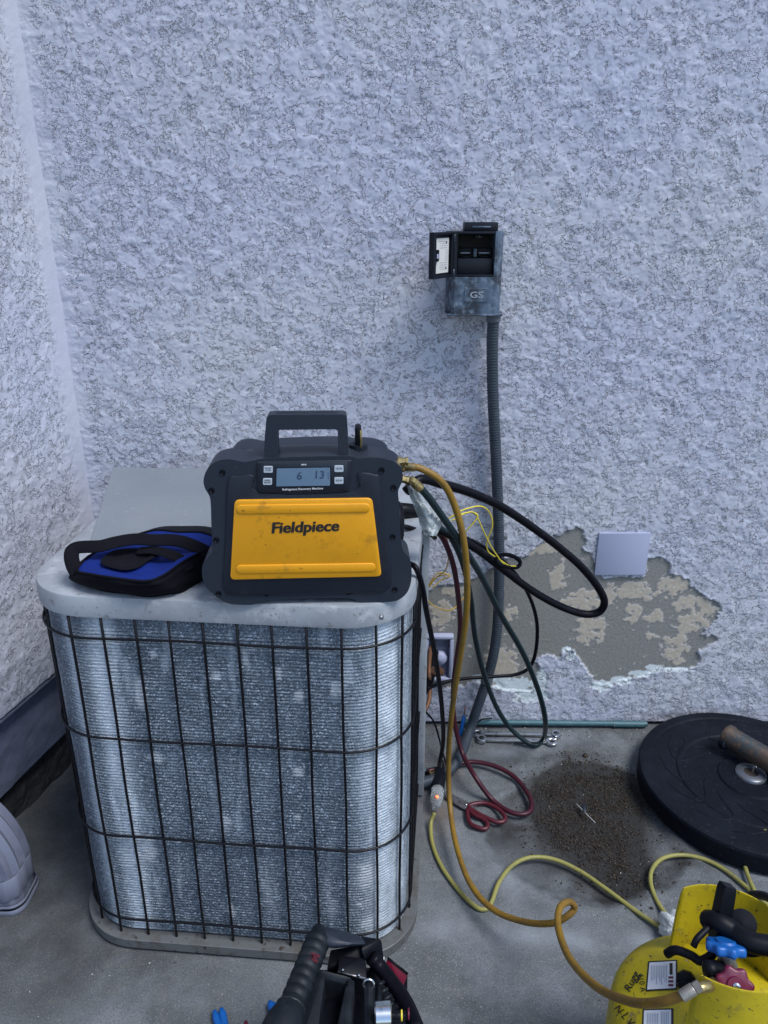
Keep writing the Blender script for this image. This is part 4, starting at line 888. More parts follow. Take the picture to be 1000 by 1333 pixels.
link('film_sheet', v, f, 'wrap', cf, world=True)

# ------------------------------------------------------------------ yellow extension cord, plug and bag
hose('extension_cord', [(566, 1058, 'z', .04), (561, 1072, 'z', .02), (563, 1098, 'z', .007), (575, 1128, 'z', .007), (598, 1160, 'z', .007), (620, 1181, 'z', .007), (634, 1183, 'z', .007), (641, 1172, 'z', .010), (650, 1148, 'z', .016), (668, 1126, 'z', .018), (692, 1116, 'z', .014), (722, 1119, 'z', .010), (755, 1134, 'z', .007), (790, 1158, 'z', .007), (825, 1184, 'z', .008), (852, 1202, 'z', .012), (872, 1212, 'z', .022)], .0052, 'cord', 'pale yellow extension cord winding over the slab from the lit plug', 'cord')
hose('extension_cord', [(884, 1210, 'z', .022), (868, 1192, 'z', .014), (854, 1170, 'z', .008), (847, 1148, 'z', .007), (850, 1130, 'z', .007), (864, 1117, 'z', .007), (888, 1113, 'z', .007), (915, 1118, 'z', .007), (940, 1130, 'z', .007), (965, 1149, 'z', .008), (985, 1166, 'z', .012), (1010, 1185, 'z', .012), (1040, 1190, 'z', .008), (1060, 1150, 'z', .008), (1045, 1100, 'z', .035), (1020, 1085, 'z', .05), (1000, 1082, 'z', .055), (983, 1086, 'z', .05), (971, 1098, 'z', .035), (968, 1115, 'z', .02), (973, 1138, 'z', .014), (984, 1164, 'z', .02)], .0052, 'cord', 'pale yellow cord looping between the white bag and the rubber plate', 'cord')
pg = thing('lit_plug', onZ(566, 1040, .02), 0, 'clear cord connector glowing red, plugged into a black connector', 'plug')
def pl_dir(a, b): return (b - a).normalized()
qa, qb = onZ(567, 1052, .03), onZ(570, 1028, .03)
link('clear_housing', *tube([qa, qa.lerp(qb, .25), qa.lerp(qb, .6), qb], [.009, .015, .018, .017], 16), 'clear', pg, world=True, angle=50)
link('indicator_lamp', *lathe([(0, 0), (.0035, .001), (.0035, .004), (0, .006)], 10, onZ(569, 1038, .046), ZF, False), 'lit', pg, world=True)
qc = onZ(574, 1002, .035)
link('black_connector', *tube([qb, qb.lerp(qc, .1), qb.lerp(qc, .8), qc, onZ(574, 990, .05)], [.016, .018, .017, .012, .008], 10), 'black', pg, world=True, angle=40)
link('contact_pins', *box(qa.lerp(qb, .55), (.012, .02, .003)), 'brass', pg, world=True)
bf = thing('brass_coupler', onZ(563, 1007, .015), 0, 'small brass coupler beside the black connector', 'coupler')
link('coupler_body', *lathe([(.012, 0), (.012, .006), (.009, .008), (.009, .016), (.012, .018), (.012, .024)], 6, onZ(560, 1010, .014), Vector((1, .3, .1)).normalized()), 'brass', bf, world=True, angle=30)
wb2 = thing('white_plastic_bag', onZ(885, 1213, 0), 0, 'crumpled white plastic bag wrapped round the yellow cord joint', 'bag')
bm = bmesh.new(); bmesh.ops.create_icosphere(bm, subdivisions=4, radius=1)
c_ = onZ(886, 1214, .03)
for q in bm.verts:
    p = q.co.copy(); nz_ = perlin(np.array([p.x * 2.3 + 3]), np.array([p.y * 2.3 + p.z * 1.7]), 7)[0] + .5 * perlin(np.array([p.x * 5]), np.array([p.y * 5 + p.z * 4]), 9)[0]
    s = 1 + .38 * nz_; q.co = Vector((p.x * .036 * s, p.y * .050 * s, p.z * .030 * s))
bmesh.ops.transform(bm, matrix=Matrix.Translation(c_) @ Matrix.Rotation(R(25), 4, 'Z'), verts=bm.verts[:])
link('crumpled_film', *bm_out(bm), 'bagpl', wb2, world=True)

# ------------------------------------------------------------------ wrenches, scissors, blue screwdriver
def wrench(p0, p1, r, label, flip):
    d = (p1 - p0); Lw = d.length; ang = math.atan2(d.y, d.x)
    t = thing('wrench', p0, ang, label, 'wrench', None)
    link('shank', *prism(smooth_poly([(.015, -r * .62), (Lw * .5, -r * .5), (Lw - .015, -r * .62), (Lw - .015, r * .62), (Lw * .5, r * .5), (.015, r * .62)], 2), .006, (Vector((0, 0, .004)), XF, Vector((0, 1, 0)), ZF), .0015, 2, True), 'steel', t, angle=40)
    a0 = R(205 * (1) - 25) if flip else R(180)
    pts = []
    for k in range(15): a = a0 + R(28) + R(304) * k / 14; pts.append((r * 1.5 * math.cos(a), r * 1.5 * math.sin(a)))
    for k in range(7): a = a0 - R(28) * 1.3 - R(287) * k / 6; pts.append((r * .78 * math.cos(a), r * .78 * math.sin(a)))
    link('open_jaw', *prism(pts, .008, (Vector((0, 0, .003)), XF, Vector((0, 1, 0)), ZF), .0012, 1, True), 'steel', t, angle=40)
    v, f = lathe([(r * .75, 0), (r * 1.25, 0), (r * 1.3, .002), (r * 1.3, .010), (r * 1.2, .012), (r * .75, .012), (r * .75, 0)], 24, Vector((Lw, 0, .0015)), ZF, False)
    link('ring_end', v, f, 'steel', t, angle=40)
    return t
wrench(onZ(623, 957, .002), onZ(724, 959, .002), .012, 'steel combination wrench lying nearest the wall under the green hose', False)
wrench(onZ(718, 968, .002), onZ(627, 965, .002), .012, 'steel combination wrench in front of the other, ring end at left', True)
sc = thing('scissors', onZ(620, 1050, 0), 0, 'open shears with dark red handles lying on the slab', 'scissors')
def fz(P_, h): return [(lambda q: (q.x, q.y))(onZ(a, b, h)) for a, b in P_]
link('blade', *prism(fz([(574, 1031), (584, 1036), (604, 1043), (616, 1050), (612, 1056), (600, 1051), (583, 1040)], .012), .004, (Vector((0, 0, .010)), XF, Vector((0, 1, 0)), ZF), .0008, 1), 'dsteel', sc, world=True, angle=30)
link('blade', *prism(fz([(572, 1028), (590, 1034), (610, 1044), (622, 1050), (618, 1058), (600, 1047), (584, 1038)], .008), .004, (Vector((0, 0, .004)), XF, Vector((0, 1, 0)), ZF), .0008, 1), 'dsteel', sc, world=True, angle=30)
for L in [[(610, 1050), (620, 1046), (634, 1046), (648, 1053), (657, 1062), (656, 1069), (646, 1070), (632, 1064), (619, 1057)], [(609, 1054), (618, 1061), (630, 1067), (635, 1073), (632, 1079), (621, 1077), (611, 1070)]]:
    pts = spline([onZ(a, b, .013) for a, b in L], 5, True); link('handle', *tube(pts, .0060, 10, True), 'redh', sc, world=True)
link('pivot', *lathe([(.004, 0), (.004, .003), (0, .004)], 12, onZ(607, 1048, .0145), ZF, False), 'steel', sc, world=True)
bd = thing('screwdriver', onY(602, 940, -.05), 0, 'blue handled screwdriver standing against the wall behind the hoses', 'screwdriver')
link('handle', *tube([onY(599, 958, -.055), onY(601, 950, -.05), onY(604, 932, -.035)], [.005, .0062, .006], 10), 'blueplastic', bd, world=True, angle=50)
link('shaft', *tube([onY(604, 932, -.035), onY(606, 920, -.02)], .002, 8), 'copper', bd, world=True)

# ------------------------------------------------------------------ rubber plate, hub, rusty pipe
RP = Vector((1.0, -.312, 0)); RR = .292
rp_ = thing('rubber_plate', RP, 0, 'large round black rubber base plate with galvanised hub on the slab', 'rubber plate')
prof = [(0, .002), (RR - .02, .002), (RR - .006, .004), (RR, .012), (RR, .056), (RR - .003, .062), (RR - .010, .064), (RR - .028, .064), (RR - .032, .0595), (RR - .10, .0595), (RR - .104, .0625), (RR - .112, .0625), (RR - .116, .0595), (.085, .0595), (.081, .064), (.052, .064), (.050, .062), (.0, .062)]
link('plate_disc', *lathe(prof, 128, cap=False), 'rubber', rp_, angle=24)
for k in range(14):
    a = 2 * math.pi * k / 14; pts = [Vector(((.125 + .11 * t) * math.cos(a + .5 * math.sin(t * 3)), (.125 + .11 * t) * math.sin(a + .5 * math.sin(t * 3)), .063)) for t in np.linspace(0, 1, 8)]
    link('moulded_rib', *tube([p - Vector((0, 0, .0042)) for p in pts], [.0015 + .0018 * math.sin(math.pi * i / 7) for i in range(8)], 8), 'rubber', rp_)
hc = Vector((.0, .0, 0)); hw_ = onZ(978, 1005, .07) - RP
link('hub_ring', *lathe([(.019, .062), (.019, .0705), (.021, .072), (.037, .070), (.040, .0675), (.041, .062)], 32, Vector((hw_.x, hw_.y, 0)), ZF, False), 'hub', rp_, angle=40)
link('hub_core', *lathe([(.020, .066), (.0, .0655)], 24, Vector((hw_.x, hw_.y, 0)), ZF, False), 'rust', rp_)
link('hub_pin', *tube(spline([Vector((hw_.x + .008, hw_.y + .006, .064)), Vector((hw_.x + .009, hw_.y + .006, .076)), Vector((hw_.x + .010, hw_.y + .004, .084)), Vector((hw_.x + .014, hw_.y + .0, .087))], 4), .0045, 8), 'steel', rp_)
pe = onZ(945, 957, .105); pd = (onZ(1010, 995, .105) - pe).normalized()
rpipe = thing('rusty_pipe', pe, 0, 'rusty steel pipe with end flange resting on the rubber plate', 'pipe')
link('pipe_body', *lathe([(.026, .004), (.031, .0), (.034, .002), (.034, .014), (.031, .018), (.0315, .4)], 28, pe, pd), 'rust', rpipe, world=True, angle=50)
link('pipe_bore', *lathe([(.0, -.0005), (.027, -.0005), (.027, .003)], 24, pe, pd, False), 'blackhole', rpipe, world=True)
kb = onZ(939, 967, .09)
link('clamp_bolt', *lathe([(.015, 0), (.016, .002), (.016, .016), (.012, .02)], 12, kb, Vector((.5, -.8, .3)).normalized()), 'rubber', rpipe, world=True, angle=30)
link('bolt_shank', *tube([kb, kb + (pe - kb) * .9 + pd * .02], .007, 8), 'rust', rpipe, world=True)

# ------------------------------------------------------------------ yellow recovery tank
TK = Vector((.515, -1.17, 0))
tk = thing('recovery_tank', TK, 0, 'yellow refrigerant recovery tank with collar guard, red and blue valve knobs', 'gas tank')
TR = .155; ZS = .300; HD_ = .085
prof = [(0, .03), (.10, .02), (.14, .035), (TR, .075), (TR, ZS)]
for k in range(1, 13): a = math.pi / 2 * k / 12; prof.append((TR * math.cos(a), ZS + HD_ * math.sin(a)))
link('tank_body', *lathe(prof, 64, cap=False), 'tank', tk)
link('foot_ring', *lathe([(.115, 0), (.12, 0), (.12, .05), (.115, .05)], 48, cap=False), 'tank', tk)
link('weld_seam', *tube([Vector((TR * math.cos(2 * math.pi * k / 64), TR * math.sin(2 * math.pi * k / 64), .19)) for k in range(64)], .003, 6, True), 'tank', tk)
def on_dome(px, py, off=.0006):
    o_ = CAM - TK; r = ray(px, py)
    sc3 = Vector((1 / TR, 1 / TR, 1 / HD_)); o2 = Vector((o_.x * sc3.x, o_.y * sc3.y, (o_.z - ZS) * sc3.z)); d2 = Vector((r.x * sc3.x, r.y * sc3.y, r.z * sc3.z))
    A = d2.dot(d2); B = 2 * o2.dot(d2); C_ = o2.dot(o2) - 1; D = B * B - 4 * A * C_
    if D < 0: return None
    t = (-B - math.sqrt(D)) / (2 * A); p = o_ + r * t
    n_ = Vector((p.x * sc3.x ** 2, p.y * sc3.y ** 2, (p.z - ZS) * sc3.z ** 2)).normalized()
    return p + n_ * off
def dome_patch(name, quad, m, off, n=8, parent=None):
    v = []; f = []
    for i in range(n + 1):
        for j in range(n + 1):
            s, t = j / n, i / n
            x = (quad[0][0] * (1 - s) + quad[1][0] * s) * (1 - t) + (quad[3][0] * (1 - s) + quad[2][0] * s) * t
            y = (quad[0][1] * (1 - s) + quad[1][1] * s) * (1 - t) + (quad[3][1] * (1 - s) + quad[2][1] * s) * t
            p = on_dome(x, y, off)
            if p is None: return None
            v.append(p)
    for i in range(n):
        for j in range(n): f.append((i * (n + 1) + j, (i + 1) * (n + 1) + j, (i + 1) * (n + 1) + j + 1, i * (n + 1) + j + 1))
    return link(name, v, f, m, parent or tk)
def dome_text(s, cx, cy, hpx, rot, m, parent=None, off=.0012, **k):
    v, f = text_geo(s, 1, **k); out_ = []
    for q in v:
        x = q.x * hpx; y = q.y * hpx; a = rot; p = on_dome(cx + x * math.cos(a) - y * math.sin(a), cy - (x * math.sin(a) + y * math.cos(a)), off)
        if p is None: return None
        out_.append(p)
    return link('lettering', out_, f, m, parent or tk, smooth=False)
L1 = [(846, 1254), (880, 1252), (880, 1287), (843, 1289)]
dome_patch('label_border', [(844, 1252), (882, 1250), (882, 1289), (841, 1291)], 'ink', .0008); lab = dome_patch('paper_label', L1, 'white', .0012)
dome_patch('label_border', [(837, 1314), (877, 1313), (877, 1350), (836, 1350)], 'ink', .0008); lab2 = dome_patch('paper_label', [(839, 1316), (874, 1315), (874, 1350), (838, 1350)], 'white', .0012)
random.seed(9)
for (x0, y0, x1, y1) in [(848, 1258, 870, 1284), (843, 1320, 858, 1345), (861, 1318, 872, 1345)]:
    x = x0
    while x < x1:
        Lh = (y1 - y0) * random.uniform(.6, 1)
        dome_patch('fine_print', [(x, y0), (x + .9, y0), (x + .9, y0 + Lh), (x, y0 + Lh)], 'lightgrey', .0016, 2); x += 2.2
dome_patch('print_block', [(872, 1255), (876, 1255), (876, 1270), (872, 1270)], 'ink', .0016, 2)
for i in range(3): dome_patch('print_block', [(870.5, 1272 + i * 5), (877, 1272 + i * 5), (877, 1275 + i * 5), (870.5, 1275 + i * 5)], 'redknob', .0016, 2)
dome_text('Rugg', 823, 1279, 14, R(62), 'ink', shear=.2, offset=.01)
dome_text('410 A', 836, 1280, 10, R(-82), 'ink', offset=.0)
dome_text('N L V', 813, 1322, 13, R(-48), 'ink', offset=.01, shear=.2)
# collar guard: two bent shields
CRr = .098
def shield(a0, a1, z0, ztop, name, arch=0):
    n = 56; v = []; f = []
    for k in range(n + 1):
        a = R(a0 + (a1 - a0) * k / n); e = min(k, n - k) / n; zt = z0 + (ztop - z0) * (1 - .35 * max(0, 1 - e / .05) ** 4) + arch * math.sin(math.pi * k / n)
        for (rr_, z_) in ((CRr, z0), (CRr, zt - .003), (CRr + .001, zt), (CRr + .003, zt), (CRr + .004, zt - .003), (CRr + .004, z0)):
            v.append(Vector((rr_ * math.cos(a), rr_ * math.sin(a), z_)))
    for k in range(n):
        for j in range(6): f.append((k * 6 + j, k * 6 + (j + 1) % 6, (k + 1) * 6 + (j + 1) % 6, (k + 1) * 6 + j))
    f.append(tuple(range(6))); f.append(tuple(n * 6 + j for j in range(6))[::-1])
    return link(name, v, f, 'tank', tk, angle=50)
ZC0 = .362
shield(14, 115, ZC0 + .0, .494, 'collar_shield'); shield(219, 335, ZC0 - .01, .508, 'collar_shield', .010)
# valve block
link('valve_body', *lathe([(.02, .39), (.02, .415), (.013, .42), (.013, .455), (.009, .46), (.009, .475)], 16), 'brackish', tk, angle=40)
def knob(p, ax, r_, th, m, lobes, name):
    bm = bmesh.new(); pts = []
    u_ = Vector((1, 0, 0)) if abs(ax.x) < .8 else Vector((0, 1, 0)); u_ = (u_ - ax * u_.dot(ax)).normalized(); w_ = ax.cross(u_)
    pl = []
    for k in range(lobes * 8): a = 2 * math.pi * k / (lobes * 8); rr_ = r_ * (1 + .10 * math.cos(a * lobes)); pl.append((rr_ * math.cos(a), rr_ * math.sin(a)))
    ko = link(name, *prism(pl, th, (p, u_, w_, ax), th * .3, 3, True), m, tk, world=True, angle=50)
    link('knob_boss', *lathe([(r_ * .55, th), (r_ * .5, th + .003), (r_ * .2, th + .003)], 24, p, ax), m, ko, angle=50).matrix_basis = tk.matrix_basis.inverted()
    return ko
bk = atT(946, 1236, 1.12)
knob(bk - ZF * .006, Vector((.06, .50, .86)).normalized(), .0265, .014, 'blueknob', 8, 'blue_valve_knob')
rkp = atT(957, 1284, 1.075)
rax = Vector((-.12, -.72, .68)).normalized()
rk = knob(rkp - rax * .008, rax, .024, .012, 'redknob', 7, 'red_valve_knob')
link('knob_screw', *lathe([(.0055, 0), (.0055, .002), (.003, .0035)], 12, rkp + rax * .007, rax), 'steel', tk, world=True, angle=30)
bs = atT(952, 1262, 1.13); link('blue_valve_stem', *tube([bk - ZF * .005, bs, TK + Vector((0, 0, .43))], [.009, .011, .012], 12), 'brackish', tk, world=True)
link('valve_arm', *tube([TK + Vector((0, 0, .44)), rkp - rax * .01], .009, 12), 'brackish', tk, world=True)
link('valve_outlet', *tube([TK + Vector((-.005, -.01, .45)), atT(925, 1262, 1.10), atT(918, 1262, 1.10)], [.010, .012, .012], 12), 'black', tk, world=True)
link('liquid_port', *tube([TK + Vector((-.01, -.02, .44)), atT(922, 1284, 1.06), atT(903, 1288, 1.045)], [.009, .008, .006], 12), 'brass', tk, world=True)
link('port_cap', *lathe([(.0, 0), (.013, .001), (.015, .004), (.015, .016), (.010, .022), (0, .024)], 8, on_dome(893, 1281, .0) + TK * 0 , Vector((-.2, -.3, 1)).normalized()), 'black', tk, angle=30)
rv = on_dome(910, 1327, 0); link('relief_valve', *lathe([(.014, -.004), (.014, .006), (.009, .008), (.009, .016), (.004, .018)], 6, rv, Vector((-.1, -.4, 1)).normalized()), 'steel', tk, angle=30)
# black hanging tool and lead on the collar
bt = thing('black_clamp', atT(945, 1180, 1.18), 0, 'black spring clamp hooked over the rear tank collar', 'clamp')
link('clamp_arm', *tube([atT(948, 1152, 1.15), atT(946, 1158, 1.15), atT(940, 1190, 1.16), atT(934, 1226, 1.17)], [.0125, .014, .015, .014], 4), 'black', bt, world=True, angle=30)
link('clamp_jaw', *tube(spline([atT(922, 1198, 1.17), atT(935, 1200, 1.15), atT(955, 1212, 1.14), atT(975, 1226, 1.12), atT(1005, 1232, 1.11)], 5), .015, 12), 'black', bt, world=True)
link('clamp_pad', *lathe([(.0, 0), (.018, .001), (.02, .004), (.02, .014), (.0, .016)], 20, atT(966, 1202, 1.16), Vector((-.3, -.6, .7)).normalized(), False), 'black', bt, world=True, angle=40)
link('clamp_lever', *tube(spline([atT(903, 1232, 1.14), atT(908, 1222, 1.14), atT(922, 1208, 1.15), atT(930, 1200, 1.16)], 5), .005, 8), 'black', bt, world=True)
link('clamp_pad', *lathe([(.0, 0), (.010, .001), (.012, .004), (.012, .012), (.0, .014)], 16, atT(923, 1199, 1.17), Vector((-.3, -.6, .7)).normalized(), False), 'black', bt, world=True, angle=40)
hose('black_lead', [(868, 1242, 't', 1.17), (880, 1237, 't', 1.16), (900, 1244, 't', 1.15), (912, 1251, 't', 1.14), (926, 1244, 't', 1.13), (938, 1232, 't', 1.13), (980, 1240, 't', 1.12), (1010, 1225, 't', 1.12), (1020, 1190, 't', 1.14), (1003, 1170, 't', 1.19), (985, 1165, 't', 1.23), (978, 1168, 't', 1.27), (990, 1180, 't', 1.3)], .0068, 'hblack', 'thick black lead wound around the yellow tank collar', 'cable', 10)

def hull(pts, name, m, par, bev=.004):
    bm = bmesh.new()
    for p in pts: bm.verts.new(p)
    r = bmesh.ops.convex_hull(bm, input=bm.verts[:])
    bmesh.ops.delete(bm, geom=[g for g in r['geom_interior'] + r['geom_unused'] if isinstance(g, bmesh.types.BMVert)], context='VERTS')
    if bev: bmesh.ops.bevel(bm, geom=bm.edges[:], offset=bev, segments=2, affect='EDGES', profile=.5)
    return link(name, *bm_out(bm), m, par, world=True, angle=35)
# ------------------------------------------------------------------ vacuum pump with ribbed handle
PO = atT(450, 1300, 1.30); PO.z = 0
vp = thing('vacuum_pump', PO, 0, 'black vacuum pump with ribbed handle in front of the air conditioner', 'vacuum pump')
h0, h1 = atT(377, 1318, 1.16), atT(418, 1214, 1.30)
n = 44; hp_ = [h0.lerp(h1, i / n) for i in range(n + 1)]
link('ribbed_handle', *tube(hp_, [.0195 + (.0016 if i % 5 > 1 else -.0006) + (.003 if i < 3 else 0) - (.004 if i > n - 3 else 0) for i in range(n + 1)], 20), 'pump', vp, world=True, angle=60)
hull([atT(*q) for q in [(414, 1207, 1.29), (432, 1208, 1.31), (456, 1213, 1.31), (472, 1220, 1.30), (478, 1230, 1.29), (452, 1229, 1.27), (428, 1236, 1.27), (420, 1226, 1.27), (470, 1228, 1.33), (425, 1214, 1.34)]], 'handle_neck', 'mgrey', vp, .004)
link('handle_foot', *tube([h0, atT(372, 1330, 1.14), atT(362, 1360, 1.12)], [.024, .030, .036], 12), 'pump', vp, world=True, angle=50)
# body: motor casting and dark cowl
def drop(L, z0): 
    a = [atT(*p) for p in L]; return a + [Vector((p.x, p.y, z0)) for p in a]
hull(drop([(418, 1262, 1.36), (490, 1258, 1.36), (545, 1333, 1.30), (500, 1400, 1.16), (395, 1400, 1.12), (392, 1330, 1.2)], .06), 'pump_cowl', 'black', vp)
hull(drop([(408, 1262, 1.26), (424, 1261, 1.26), (408, 1400, 1.10), (376, 1400, 1.10)], .15), 'side_rail', 'pump', vp, .003)
hull(drop([(452, 1272, 1.25), (462, 1276, 1.25), (452, 1400, 1.09), (425, 1400, 1.09)], .15), 'side_rail', 'pump', vp, .003)
hull(drop([(418, 1262, 1.255), (458, 1272, 1.25), (455, 1284, 1.245), (415, 1272, 1.25)], .2), 'cross_rail', 'pump', vp, .002)
hull(drop([(441, 1243, 1.30), (476, 1247, 1.30), (478, 1276, 1.27), (440, 1265, 1.275)], .25), 'terminal_block', 'black', vp, .003)
for (a, b) in [(446, 1263), (467, 1270)]: link('terminal_screw', *lathe([(.003, 0), (.003, .002), (0, .003)], 8, atT(a, b, 1.262), Vector((0, -.6, .8)), False), 'steel', vp, world=True)
link('edge_trim', *tube([atT(440, 1265, 1.268), atT(476, 1274, 1.262)], .002, 6), 'dsteel', vp, world=True)
rc = [atT(480 + 7 * math.cos(a), 1282 + 7 * math.sin(a), 1.235) for a in np.linspace(0, 2 * math.pi, 20)[:-1]]
link('spring_ring', *tube(rc, .0022, 6, True), 'steel', vp, world=True)
link('lever_arm', *tube([atT(480, 1284, 1.245), atT(480, 1310, 1.20), atT(481, 1345, 1.14)], [.011, .009, .010], 8), 'pump', vp, world=True, angle=40)
link('lever_arm', *tube([atT(493, 1284, 1.25), atT(493, 1310, 1.21), atT(490, 1320, 1.19)], .005, 8), 'pump', vp, world=True)
link('chrome_cap', *lathe([(.017, -.012), (.019, -.010), (.019, .012), (.016, .014)], 28, atT(498, 1322, 1.16), Vector((1, .05, 0)).normalized()), 'steel', vp, world=True, angle=40)
link('cap_stem', *tube([atT(507, 1322, 1.16), atT(530, 1322, 1.16)], .006, 12), 'black', vp, world=True)
link('yellow_band', *tube([atT(522, 1322, 1.16), atT(524, 1322, 1.16)], .0078, 12), 'ywire', vp, world=True)
link('red_band', *tube([atT(531, 1320, 1.16), atT(533, 1320, 1.16)], .008, 12), 'redknob', vp, world=True)
link('black_hose', *tube(spline([atT(484, 1246, 1.30), atT(494, 1258, 1.30), atT(508, 1276, 1.28), atT(528, 1305, 1.24), atT(545, 1345, 1.18)], 5), .0125, 12), 'hblack', vp, world=True)
hull([atT(*q) for q in [(470, 1218, 1.33), (497, 1222, 1.33), (502, 1262, 1.33), (474, 1250, 1.30), (470, 1236, 1.30)]] + [atT(486, 1260, 1.40)], 'upper_bracket', 'black', vp, .003)
hull([atT(*q) for q in [(430, 1236, 1.32), (474, 1228, 1.32), (478, 1250, 1.31), (425, 1262, 1.30), (440, 1300, 1.40)]], 'upper_bracket', 'black', vp, .003)
for q_ in range(5): link('cooling_fin', *tube([atT(500 + 5 * q_, 1278 + 9 * q_, 1.262 - .004 * q_), atT(492 + 4 * q_, 1283 + 9 * q_, 1.255 - .004 * q_)], .003, 6), 'pump', vp, world=True)
rd = link('brand_mark', *text_on('M', .02, (atT(409, 1246, 1.232), (h0 - h1).normalized(), (h0 - h1).normalized().cross(Vector((0, .75, -.66))).normalized(), Vector((0, -.75, .66))), 0, extrude=.0005, offset=.001), 'redh', vp, smooth=False, world=True)
rc_ = thing('red_case', atT(517, 1265, 1.42), 0, 'small crimson case with black edge beside the vacuum pump', 'case')
cpn = [(505, 1247), (531, 1268), (523, 1287), (500, 1262)]
hull([atT(a, b, 1.44) for a, b in cpn] + [atT(a - 2, b + 6, 1.49) for a, b in cpn], 'case_body', 'crimson', rc_, .001)
for i in (0, 2): link('case_edge', *tube([atT(*cpn[i], 1.439), atT(*cpn[(i + 1) % 4], 1.439)], .0022, 6), 'black', rc_, world=True)
link('case_hinge', *tube([atT(499.5, 1246, 1.43), atT(499, 1256, 1.43)], .0016, 6), 'white', rc_, world=True)
hull([atT(a, b, 1.50) for a, b in cpn] + [Vector((atT(a, b, 1.5).x, atT(a, b, 1.5).y, .0)) for a, b in cpn], 'stand', 'black', rc_, .001)

# pliers with blue grips at the bottom edge
def grips(L, label, m='blueplastic', r=.0075, cat='pliers', nm='pliers'):
    t = thing(nm, onZ(L[0][0][0], L[0][0][1], 0), 0, label, cat)
    for q in L:
        P_ = spline([onZ(a, b, .013) for a, b in q], 5); k = len(P_)
        link('grip', *tube(P_, [r * (.55 + .45 * min(1, i / 3)) for i in range(k)], 12), m, t, world=True)
    link('jaw', *box(onZ(sum(q[-1][0] for q in L) / len(L), sum(q[-1][1] for q in L) / len(L) + 12, .012), (.022, .05, .010), bev=.003), 'dsteel', t, world=True, angle=40)
grips([[(288, 1313), (291, 1325), (295, 1350), (298, 1372)], [(279, 1316), (283, 1330), (290, 1352), (296, 1372)]], 'blue handled pliers lying on the slab at the lower edge, leftmost')
grips([[(351, 1304), (354, 1312), (360, 1335), (366, 1350)], [(357, 1306), (360, 1318), (363, 1336), (367, 1350)]], 'blue handled pliers lying against the pump, mostly hidden')
grips([[(320, 1330), (322, 1345), (324, 1365)]], 'red tipped tool lying between the blue handled pliers', 'redknob', .006, 'hand tool', 'hand_tool')

# ------------------------------------------------------------------ downspout elbow
dsn = thing('downspout_elbow', onZ(10, 1170, 0), 0, 'ribbed lavender downspout elbow turning down into the slab at left', 'downspout')
bc_ = onZ(2, 1166, .0)
path = []
for k in range(41):
    t = k / 40; a = R(0 + 72 * t); path.append(Vector((bc_.x - .17 + .17 * math.cos(a), bc_.y + .02 * t, .085 + .17 * math.sin(a))))
path += [path[-1] + (path[-1] - path[-2]).normalized() * .10 * k / 8 for k in range(1, 9)]
v = []; f = []; sg = 56; hw2, hd2, rc2 = .066, .05, .028
def rsec(a, s, ribs):
    L_, _ = rsec.c; x, y = L_[a]; d = math.hypot(x, y); rib = 1 + ribs * .075 * math.cos(a / sg * 2 * math.pi * 14); return x * s * rib, y * s * rib
rsec.c = resample(rr_path(hw2, hd2, rc2, 8, 6), sg + 1)
allp = [Vector((bc_.x, bc_.y, z)) for z in (.012, .03, .05, .085)] + path[1:]
for i, p in enumerate(allp):
    tg = (allp[min(i + 1, len(allp) - 1)] - allp[max(i - 1, 0)]).normalized(); side = Vector((0, 1, 0)); nn_ = tg.cross(side).normalized(); side = nn_.cross(tg)
    for k in range(sg):
        x, y = rsec(k, 1.0, 1 if i > 3 else .3)
        v.append(p + nn_ * x + side * y)
for i in range(len(allp) - 1):
    for k in range(sg): f.append((i * sg + k, i * sg + (k + 1) % sg, (i + 1) * sg + (k + 1) % sg, (i + 1) * sg + k))
link('ribbed_elbow', v, f, 'downspout', dsn, world=True, angle=60)
for (z0, z1, s, nm) in [(.030, .088, 1.09, 'cuff'), (.0, .014, 1.16, 'base_flange'), (.018, .026, 1.13, 'base_bead')]:
    v = []; n0 = sg
    for (zz, s2) in ((z0, s - .03), (z0 + .003, s), (z1 - .003, s), (z1, s - .03)):
        for k in range(sg):
            x, y = rsec(k, s2, .25 if nm == 'cuff' else 0); v.append(Vector((bc_.x + x, bc_.y + y, zz + (.0 if nm != 'cuff' else .012 * x / .06))))
    f = [(i * sg + k, i * sg + (k + 1) % sg, (i + 1) * sg + (k + 1) % sg, (i + 1) * sg + k) for i in range(3) for k in range(sg)]
    link(nm, v, f, 'downspout', dsn, world=True, angle=50)

# ------------------------------------------------------------------ soil grit, chips, twigs
def grit(name, pts, m, label_kind='stuff'):
    n = len(pts); base = np.array([(1, 0, 0), (-1, 0, 0), (0, 1, 0), (0, -1, 0), (0, 0, 1), (0, 0, -1)], float)
    F_ = np.array([(0, 2, 4), (2, 1, 4), (1, 3, 4), (3, 0, 4), (2, 0, 5), (1, 2, 5), (3, 1, 5), (0, 3, 5)])
    V = np.zeros((n, 6, 3))
    for i, (x, y, z, s) in enumerate(pts):
        sc_ = s * rng.uniform(.5, 1.2, 3); a = rng.uniform(0, 6.28); b = base * sc_
        V[i] = np.stack([b[:, 0] * math.cos(a) - b[:, 1] * math.sin(a) + x, b[:, 0] * math.sin(a) + b[:, 1] * math.cos(a) + y, b[:, 2] * .7 + z], -1)
    Fa = (F_[None] + (np.arange(n) * 6)[:, None, None]).reshape(-1, 3)
    me = bpy.data.meshes.new(name); me.from_pydata(V.reshape(-1, 3).tolist(), [], Fa.tolist()); me.materials.append(M[m])
    o = bpy.data.objects.new(name, me); col.objects.link(o); o['kind'] = 'stuff'; return o
pts = []; dc = np.array(dirtp); lo_, hi_ = dc.min(0) - .05, dc.max(0) + .05
